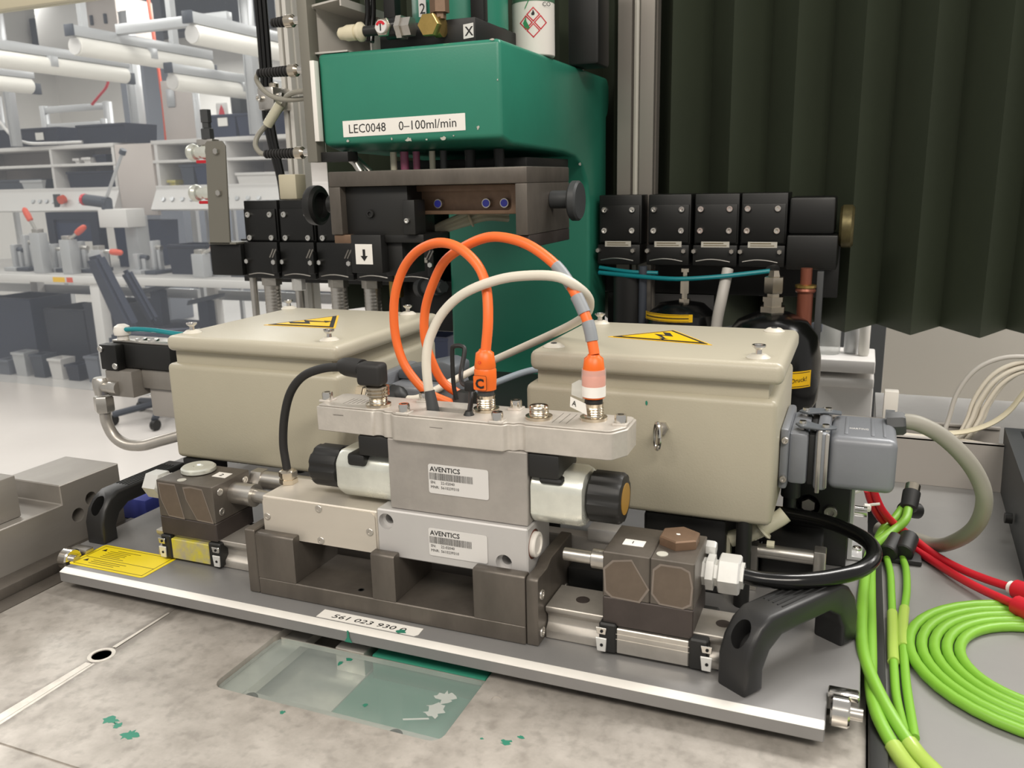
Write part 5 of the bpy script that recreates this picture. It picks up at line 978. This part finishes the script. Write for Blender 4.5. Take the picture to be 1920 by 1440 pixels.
for sx0 in (-6.95, -4.66):
    b = new(); box(b, sx0+.05, sx0+.09, 5.36, 5.40, -.313, 1.15, .002); part('support_post', b, 'lab_alu', S1 if sx0 < -5 else S2)
    b = new(); box(b, sx0+1.3, sx0+1.34, 5.36, 5.40, -.313, .9, .002); part('support_post', b, 'lab_alu', S1 if sx0 < -5 else S2)
# boxes on and in the shelves
def crate(label, x0, x1, y0, y1, z0, z1, m='navy', tagp=None, group=None):
    K = thing('storage_box', label, 'box', ((x0+x1)/2, (y0+y1)/2, z0), group); t = .012
    b = new(); o = [(x0+t, y0+t), (x1-t, y0+t), (x1-t, y1-t), (x0+t, y1-t)]; h = [(x0, y0), (x1, y0), (x1, y1), (x0, y1)]; i_ = [(x0+2*t, y0+2*t), (x1-2*t, y0+2*t), (x1-2*t, y1-2*t), (x0+2*t, y1-2*t)]
    lv = [[b.verts.new((*p, z)) for p in q] for q, z in ((o, z0), (h, z1), (i_, z1), (i_, z0+t))]
    for a, c in zip(lv[:-1], lv[1:]):
        for i in range(4): b.faces.new((a[i], a[(i+1) % 4], c[(i+1) % 4], c[i]))
    b.faces.new(lv[0][::-1]); b.faces.new(lv[-1]); part('box_body', b, m, K)
    b = new(); box(b, x0-.006, x1+.006, y0-.006, y0+.004, z1-.02, z1, .002); part('rim', b, m, K)
    if tagp: b = new(); box(b, tagp[0], tagp[0]+.09, y0-.006, y0-.001, tagp[1], tagp[1]+.06) ; part('card', b, 'paper', K)
    return K
crate('navy storage box on the shelf top at the left picture edge, with white card', -6.85, -5.70, 4.95, 5.30, .6625, .815, 'navy', (-5.95, .715))
crate('navy storage box on the shelf top beside the leaning post, no card', -5.48, -4.96, 4.95, 5.30, .6625, .815)
crate('navy storage box on the right shelf top, left of two with cards', -4.13, -3.86, 4.95, 5.30, .6625, .830, 'navy_light', (-4.02, .745))
crate('navy storage box on the right shelf top, right of two with cards', -3.85, -3.40, 4.95, 5.30, .6625, .830, 'navy_light', (-3.72, .755))
crate('dark flat tray in the left shelf, lower left compartment', -6.6, -5.95, 4.95, 5.30, .3185, .40, 'dark_steel')
crate('navy box in the left shelf, lower right compartment', -5.66, -5.12, 4.95, 5.30, .3185, .45, 'navy')
crate('navy box in the left shelf, upper right compartment', -5.35, -5.22, 4.97, 5.20, .5125, .58, 'navy')
crate('small white carton in the left shelf, left of two', -5.56, -5.50, 4.95, 5.05, .5125, .555, 'bench_white'); crate('small white carton in the left shelf, right of two', -5.46, -5.37, 4.95, 5.05, .5125, .560, 'bench_white')
crate('navy file box in the right shelf, lower compartment', -4.28, -4.03, 4.93, 5.20, .3185, .475, 'navy_light')
crate('grey drawer box beside the navy file box in the right shelf', -4.42, -4.29, 4.93, 5.20, .3185, .475, 'dark_steel')
crate('white carton in the right shelf behind the bracket', -3.90, -3.45, 4.95, 5.20, .3185, .40, 'bench_white')
crate('yellow packet in the right shelf, lower left corner', -4.58, -4.50, 4.95, 5.05, .3185, .36, 'yellow_paint')
crate('silver foil bag in the left shelf on the dark tray', -6.15, -5.90, 4.90, 4.945, .3185, .39, 'lab_alu')
# lamps: tube lamps along the benches
def lamp(label, x, y0, y1, z, r=.055):
    L = thing('tube_lamp', label, 'lamp', (x, (y0+y1)/2, z-r), 'tube lamps over the workbenches')
    b = new(); cyl(b, (x, y0, z), (x, y1, z), r, 20, .008); t = part('lamp_tube', b, 'lamp_white', L)
    b = new(); box(b, x-.03, x+.03, y0-.02, y1+.02, z+r, z+r+.06, .002); part('lamp_rail', b, 'lab_alu', L)
    b = new(); box(b, x-.034, x+.034, y0-.035, y0-.021, z+r-.002, z+r+.064, .002); part('end_cap', b, 'dark_steel', L)
    b = new(); box(b, x-r-.002, x+r+.002, (y0+y1)/2-.03, (y0+y1)/2+.03, z-.01, z+r, .002); part('clip_band', b, 'lab_alu', L)
    b = new(); cyl(b, (x, y0-.006, z), (x, y0, z), r*.9, 20); part('end_disc', b, 'bench_white', L)
    b = new(); box(b, x-.045, x-.01, y1-.04, y1+.10, z-.05, z+.03, .004); part('socket_end', b, 'dark_steel', L)
    b = new(); box(b, x-.02, x+.02, y1-.35, y1-.30, z+r+.06, 1.75); part('hanger', b, 'lab_alu', L)
    return L
lamp('tube lamp in the lab, middle one below the white cabinet', -3.884, 3.60, 4.75, 1.135)
lamp('tube lamp in the lab, left one reaching the picture edge', -4.527, 3.30, 4.60, 1.105)
lamp('tube lamp in the lab, partly visible at the far left edge', -5.324, 3.60, 4.45, 1.065)
lamp('tube lamp in the lab, upper right one behind the cables', -2.990, 3.60, 4.75, 1.130)
lamp('tube lamp in the lab, lower right one farther back', -3.770, 4.25, 5.60, .985)
b = new(); box(b, -7.6, -1.4, 4.12, 4.18, 1.75, 1.82, .003); solo('ceiling_beam', b, 'lab_alu', 'aluminium beam carrying the tube lamps of the lab', 'beam')
b = new(); box(b, -3.86, -2.99, 3.90, 3.95, 1.24, 1.30, .003); tag(place('cross_bar', to_mesh(b, 'cross_bar', 'lab_alu')), 'aluminium cross bar between the two upper tube lamps', 'bar')
def lpost(label, x, y, w, z0, z1, m='lab_alu'):
    b = new(); box(b, x-w/2, x+w/2, y-w/2, y+w/2, z0, z1, .004); box(b, x-w/2-.001, x-w*.38, y-w*.6, y-w/2, z0, z1, .001); return solo('lab_post', b, m, label, 'post', 'aluminium posts in the lab')
lpost('aluminium post in the lab behind the left tube lamp', -5.30, 5.45, .085, .10, 1.75)
lpost('slim aluminium post in the lab at the far left', -6.0, 4.80, .06, .662, 1.75)
lpost('aluminium post in the lab under the upper right tube lamp', -3.55, 4.80, .07, .662, 1.75)
lpost('aluminium post in the lab by the wall board', -3.95, 5.30, .06, .835, 1.2)
# big pillar, cabinet, machines further back
b = new(); box(b, -6.95, -6.60, 6.9, 7.25, FZ, 3.1, .01); solo('pillar', b, 'pillar', 'tall dark grey square pillar in the lab behind the lamps', 'pillar')
V = thing('wall_cabinet', 'white control cabinet hanging high in the lab behind the tube lamps', 'cabinet', (-6.0, 5.75, 1.50))
b = new(); box(b, -6.42, -5.84, 5.50, 5.95, 1.52, 1.93, .01); part('cabinet_body', b, 'bench_white', V)
b = new(); box(b, -5.8395, -5.48, 5.52, 5.95, 1.53, 1.92, .01); part('cabinet_wing', b, 'shelf_side', V)
for x in (-5.78, -5.62): b = new(); box(b, x, x+.03, 5.505, 5.522, 1.69, 1.77, .003); part('latch', b, 'dark_steel', V)
b = new(); box(b, -6.2, -6.1, 5.6, 5.7, 1.93, 3.2); part('hanger', b, 'lab_alu', V)
b = new(); box(b, -10.9, -4.5, 9.2, 9.59, 2.35, 2.75); box(b, -10.9, -4.5, 9.4, 9.59, 2.75, 2.85); solo('duct_run', b, 'dark_steel', 'dark steel ducts running along the back wall of the lab', 'duct')
b = new(); box(b, -8.9, -6.7, 9.1, 9.59, FZ, .95, .01); solo('tall_cupboard', b, 'pillar', 'grey tall cupboard against the back wall of the lab', 'cupboard')
b = new(); box(b, -6.2, -4.6, 8.9, 9.59, FZ, 2.2, .01); solo('tall_cupboard', b, 'dark_steel', 'dark blue tall cupboard against the back wall of the lab', 'cupboard')
b = new(); box(b, -4.4, -2.0, 9.2, 9.59, FZ, 1.2, .01); solo('tall_cupboard', b, 'navy_light', 'navy cupboard at the back wall right of the pillar', 'cupboard')
V = thing('frame_rack', 'aluminium frame rack standing behind the left shelf', 'rack', (-6.5, 5.85, .6))
for x in (-6.88, -6.06):
    b = new(); box(b, x-.03, x+.03, 5.82, 5.88, FZ, 1.10, .003); part('upright', b, 'lab_alu', V)
for z in (.70, .90, 1.06):
    b = new(); box(b, -6.85, -6.09, 5.83, 5.87, z-.03, z+.03, .003); part('cross_rail', b, 'lab_alu', V)
V = thing('wall_board', 'pale grey board with two hangers behind the right shelf', 'board', (-4.95, 5.65, .7))
b = new(); box(b, -5.16, -4.80, 5.60, 5.66, .70, 1.20, .004); part('board_panel', b, 'shelf_side', V)
b = new(); box(b, -5.0, -4.94, 5.62, 5.66, FZ, .70); part('board_leg', b, 'lab_alu', V)
b = new(); box(b, -5.10, -5.01, 5.585, 5.60, .98, 1.13, .01); part('hanger', b, 'lab_alu', V)
V = thing('fire_sign', 'small red and white safety sign above the navy boxes', 'sign', (-4.5, 5.6, .88))
b = new(); box(b, -4.56, -4.44, 5.57, 5.58, .875, .985, .002); part('sign_plate', b, 'bench_white', V)
b = new(); prism(b, [(-4.53, .89), (-4.47, .89), (-4.48, .93), (-4.50, .97), (-4.52, .93)], 'y', 5.566, 5.570); part('sign_symbol', b, 'red', V)
b = new(); box(b, -4.515, -4.485, 5.58, 5.61, FZ, .98); part('sign_post', b, 'lab_alu', V)
b = new(); tube(b, [(-5.30, 5.70, 2.2), (-5.27, 5.70, 1.6), (-5.23, 5.68, 1.1), (-5.22, 5.66, .72), (-5.24, 5.66, .40)], .014, 8); solo('red_hose', b, 'salmon', 'red hose hanging in front of the dark pillar', 'hose')
b = new(); tube(b, [(-5.98, 5.6, 1.05), (-5.88, 5.6, 1.12), (-5.76, 5.6, 1.22), (-5.72, 5.6, 1.42), (-5.72, 5.6, 1.52)], .012, 8); solo('red_hose', b, 'red', 'short red hose curving under the white cabinet', 'hose')
b = new(); tube(b, [(-6.35, 4.93, .9), (-6.15, 4.88, .76), (-5.95, 4.86, .69), (-5.7, 4.88, .68), (-5.4, 4.92, .68)], .012, 8); solo('white_hose', b, 'bench_white', 'white hose lying along the shelf top in front of the navy box', 'hose')
b = new(); lathe(b, (-3.56, 5.12, .8305), Z, [(.10, 0), (.11, .05), (.10, .12), (.07, .18), (.03, .21)], 24); solo('foil_bag', b, 'film', 'clear plastic bag standing on the navy boxes', 'bag')
b = new(); box(b, -3.98, -3.88, 5.05, 5.2, .8305, 1.08, .02); tag(place('dark_device', to_mesh(b, 'dark_device', 'dark_grey')), 'dark device left of the clear plastic bag on the navy boxes', 'device')
# ---- test fixtures and jigs on bench 1
V = thing('test_station', 'white test station with a tilted lever and red button', 'machine', (-4.7, 4.55, -.313))
b = new(); box(b, -4.62, -4.50, 4.50, 4.62, -.3125, .10, .004); part('column', b, 'lab_alu', V)
b = new(); box(b, -4.74, -4.46, 4.38, 4.56, .02, .155, .006); part('station_head', b, 'bench_white', V)
b = new(); cyl(b, (-4.70, 4.42, .20), (-4.44, 4.40, .56), .012, 10); part('lever', b, 'lab_alu', V)
b = new(); cyl(b, (-4.45, 4.40, .545), (-4.43, 4.40, .575), .024, 14); part('lever_knob', b, 'dark_steel', V)
b = new(); cyl(b, (-4.86, 4.40, .225), (-4.66, 4.42, .20), .042, 16); cyl(b, (-4.68, 4.42, .14), (-4.68, 4.42, .23), .04, 16); part('motor', b, 'dark_steel', V)
b = new(); cyl(b, (-4.885, 4.40, .228), (-4.86, 4.40, .225), .044, 16); part('red_button', b, 'red', V)
def toggle(label, x, y, z, d, m='salmon'):
    V = thing('toggle_clamp', label, 'clamp', (x, y, -.313)); d = Vector(d).normalized()
    b = new(); box(b, x-.05, x+.05, y-.04, y+.04, -.3125, z-.03, .004); part('clamp_base', b, 'lab_alu', V)
    b = new(); cyl(b, (x, y, z-.04), Vector((x, y, z-.04))+d*.12, .013, 8); box(b, x-.03, x+.03, y-.03, y+.03, z-.06, z, .004); part('clamp_arm', b, 'steel', V)
    p = Vector((x, y, z-.04))+d*.11; b = new(); lathe(b, p, d, [(.012, 0), (.022, .01), (.024, .06), (.020, .10), (.008, .115)], 12); part('orange_grip', b, m, V)
toggle('toggle clamp with orange grip pointing up, at the left of the bench', -5.22, 4.24, .02, (-.5, 0, .9))
toggle('toggle clamp with orange grip in the middle of the bench', -4.92, 4.24, -.03, (.8, 0, .45))
toggle('toggle clamp with orange grip lying level, right of the others', -4.62, 4.24, -.10, (1, 0, -.05))
toggle('toggle clamp with small red grip near the navy bin', -3.68, 4.24, -.12, (.7, 0, .3))
V = thing('jig', 'dark navy test frame on the left workbench', 'frame', (-5.3, 4.7, -.313))
b = new(); box(b, -5.55, -5.47, 4.6, 4.68, -.3125, .13); box(b, -5.08, -5.0, 4.6, 4.68, -.3125, .13); part('upright', b, 'navy', V)
b = new(); box(b, -5.47, -5.08, 4.6, 4.68, .07, .13); part('top_bar', b, 'navy', V); b = new(); box(b, -5.47, -5.08, 4.62, 4.66, -.10, .07); part('screen', b, 'navy_light', V)
rnd = random.Random(11)
lab = ('left edge', 'beside the left edge jig', 'under the orange grip', 'in front of the navy frame', 'right of the navy frame', 'below the test station', 'behind the office chair back', 'right of the office chair', 'left of the navy bin', 'right of the navy bin', 'far right by the bracket')
for k, x in enumerate((-5.66, -5.52, -5.23, -5.10, -4.97, -4.84, -4.38, -4.22, -3.62, -3.42, -3.22)):
    V = thing('test_jig', 'metal test jig on the workbench, ' + lab[k], 'jig', (x, 4.4, -.313), 'test jigs on the workbenches')
    h = rnd.uniform(.10, .26); w = rnd.uniform(.03, .05)
    b = new(); box(b, x-w*1.6, x+w*1.6, 4.30, 4.50, -.3125, -.285, .003); part('jig_base', b, 'dark_steel' if k % 2 else 'lab_alu', V)
    b = new(); box(b, x-w, x-w*.1, 4.36, 4.44, -.2848, -.285+h, .004); box(b, x+w*.2, x+w, 4.38, 4.42, -.2848, -.285+h*.7, .004); part('jig_post', b, 'lab_alu', V)
    b = new(); cyl(b, (x-w*1.2, 4.40, -.285+h*.8), (x+w*1.3, 4.40, -.285+h*.75), .018, 12); part('jig_spindle', b, 'steel' if k % 3 else 'dark_steel', V)
crate('navy open bin standing on the right workbench', -4.09, -3.74, 4.36, 4.62, -.3125, -.10, 'navy')
crate('dark box standing on the left workbench behind the jigs', -5.00, -4.66, 4.75, 5.1, -.3125, .05, 'navy_light')
b = new(); cyl(b, (-5.42, 4.38, -.14), (-5.30, 4.36, -.11), .045, 16, .01); cyl(b, (-5.36, 4.37, -.3125), (-5.36, 4.37, -.14), .02, 10); tag(place('grey_motor', to_mesh(b, 'grey_motor', 'lab_alu')), 'grey motor on a stalk at the left of the workbench', 'motor')
# ---- office chair and stools
V = thing('office_chair', 'dark blue office chair in front of the bench corner', 'chair', (-3.8, 3.5, FZ))
def slab(p0, p1, p2, p3, t, m, name, bev=.02):
    b = new(); P_ = [Vector(p) for p in (p0, p1, p2, p3)]; n = (P_[1]-P_[0]).cross(P_[3]-P_[0]).normalized()*t
    v0 = [b.verts.new(p) for p in P_]; v1 = [b.verts.new(p+n) for p in P_]; b.faces.new(v0[::-1]); b.faces.new(v1)
    for i in range(4): b.faces.new((v0[i], v0[(i+1) % 4], v1[(i+1) % 4], v1[i]))
    bmesh.ops.recalc_face_normals(b, faces=b.faces); bmesh.ops.bevel(b, geom=b.edges[:], offset=bev, segments=2, affect='EDGES'); part(name, b, m, V)
slab((-3.93, 3.50, -.10), (-3.80, 3.46, -.08), (-3.62, 3.50, -.52), (-3.80, 3.56, -.56), -.07, 'chair_fabric', 'backrest')
slab((-3.80, 3.60, -.20), (-3.72, 3.58, -.18), (-3.58, 3.62, -.50), (-3.66, 3.66, -.54), -.05, 'chair_fabric', 'rear_shell')
slab((-3.92, 3.50, -.60), (-3.52, 3.40, -.56), (-3.44, 3.80, -.58), (-3.84, 3.90, -.62), -.09, 'chair_fabric', 'seat')
b = new(); box(b, -3.93, -3.85, 3.465, 3.49, -.17, -.155); part('white_tag', b, 'paper', V); CHAIR = V
b = new(); cyl(b, (-3.68, 3.65, FZ+.09), (-3.68, 3.65, -.66), .035, 14); part('gas_lift', b, 'dark_steel', V)
for k in range(5):
    a = k*2*math.pi/5+.3; e = (-3.68+.30*math.cos(a), 3.65+.30*math.sin(a), FZ+.07)
    b = new(); tube(b, [(-3.68, 3.65, FZ+.11), e], .022, 8, smooth=False); lg = part('star_leg', b, 'dark_steel', V)
    b = new(); cyl(b, (e[0]-.015, e[1], FZ+.035), (e[0]+.015, e[1], FZ+.035), .034, 12); part('castor', b, 'black', lg)
for (x0, x1, z, t) in ((-4.66, -4.38, -.46, 'left grey armrest chair under the right bench'), (-4.20, -3.92, -.53, 'right grey armrest chair under the right bench')):
    V = thing('work_stool', t, 'chair', ((x0+x1)/2, 4.75, FZ), 'stools under the right bench')
    b = new(); prism(b, [(x0, z-.05), (x1, z+.01), (x1+.01, z+.045), (x0+.02, z-.01)], 'y', 4.6, 4.72, .008); part('armrest', b, 'dark_steel', V)
    b = new(); box(b, (x0+x1)/2-.05, (x0+x1)/2+.05, 4.62, 4.70, z-.30, z-.015, .005); part('arm_support', b, 'chair_fabric', V)
    b = new(); box(b, x0+.02, x1, 4.55, 4.95, z-.36, z-.29, .02); part('seat', b, 'chair_fabric', V)
    b = new(); cyl(b, ((x0+x1)/2, 4.75, FZ), ((x0+x1)/2, 4.75, z-.355), .03, 12); lathe(b, ((x0+x1)/2, 4.75, FZ), Z, [(.20, 0), (.19, .03), (.05, .07)], 16); part('stem', b, 'dark_steel', V)
# ---- crates under the benches
for k, (x, y, w, h, m) in enumerate(((-6.6, 4.75, .55, .55, 'navy'), (-6.0, 4.7, .5, .60, 'navy_light'), (-5.45, 4.75, .45, .52, 'navy'), (-4.98, 4.72, .40, .58, 'navy'), (-3.2, 4.75, .5, .5, 'pillar'), (-2.2, 4.75, .5, .45, 'navy_light'))):
    crate('blue crate on the floor under the benches, ' + ('leftmost', 'second from left', 'third from left', 'behind the bench leg', 'under the right bench', 'rightmost')[k], x-w/2, x+w/2, y-.2, y+.2, FZ+.001, FZ+h, m)
# ---- things seen below the curtain on the right
b = new(); box(b, .2, .60, 1.30, 1.40, -.46, -.115, .003); box(b, .2, .6, 1.29, 1.42, -.115, -.095, .003); box(b, .2, .6, 1.285, 1.42, -.085, -.060, .003); struct('trim_1', b, 'bench_white')
b = new(); box(b, .0, 1.0, 1.30, 2.2, FZ, -.455); solo('back_counter', b, 'bench_white', 'white counter behind the machine seen below the curtain', 'counter')
b = new(); box(b, .15, .95, 2.3, 2.34, -.5, .6); solo('dark_board', b, 'dark_grey', 'dark board behind the counter seen below the curtain', 'board')
b = new(); box(b, .15, .9, 2.2, 2.3, FZ, -.5); solo('board_stand', b, 'dark_grey', 'dark stand carrying the board behind the counter', 'stand')
def jar(label, x, y, r, h, m, z0=-.0595):
    J = thing('bottle', label, 'bottle', (x, y, z0), 'bottles on the ledge below the curtain')
    b = new(); lathe(b, (x, y, z0), Z, [(r*.9, 0), (r, .004), (r, h*.6), (r*.5, h*.78), (r*.45, h)], 16); part('bottle_body', b, m, J)
    b = new(); lathe(b, (x, y, z0+h), Z, [(r*.5, 0), (r*.5, h*.1)], 12); part('cap', b, 'white_plastic', J)
jar('clear bottle below the curtain, left of three', .515, 1.345, .020, .09, 'film'); jar('white bottle below the curtain, middle of three', .555, 1.36, .014, .10, 'lab_alu'); jar('grey bottle below the curtain, right of three', .578, 1.34, .010, .11, 'white_plastic')
crate('grey carton below the curtain beside the bottles', .44, .495, 1.30, 1.40, -.0598, .01, 'pillar'); crate('white carton behind the large accumulator, seen over the lid', .36, .43, 1.32, 1.40, -.0598, .16, 'bench_white')
# loose small things on the floor under the benches
rnd = random.Random(21)
where = ('at the picture edge', 'near the rear leg', 'in front of the leftmost crate', 'between two crates', 'below the yellow edge tag', 'beside the front leg', 'under the right bench, near the chair', 'under the right bench, middle', 'under the right bench, far right')
for k, x in enumerate((-5.9, -5.7, -5.5, -5.3, -5.12, -4.9, -3.7, -3.45, -2.9)):
    h = rnd.uniform(.10, .24); m = ('pillar', 'lab_alu', 'dark_steel', 'bench_white', 'navy', 'pillar', 'dark_steel', 'lab_alu', 'pillar')[k]
    crate('small carton on the floor ' + where[k], x-.07, x+.07, 4.28, 4.42, FZ+.001, FZ+h, m)
CHAIR.location.x += .09
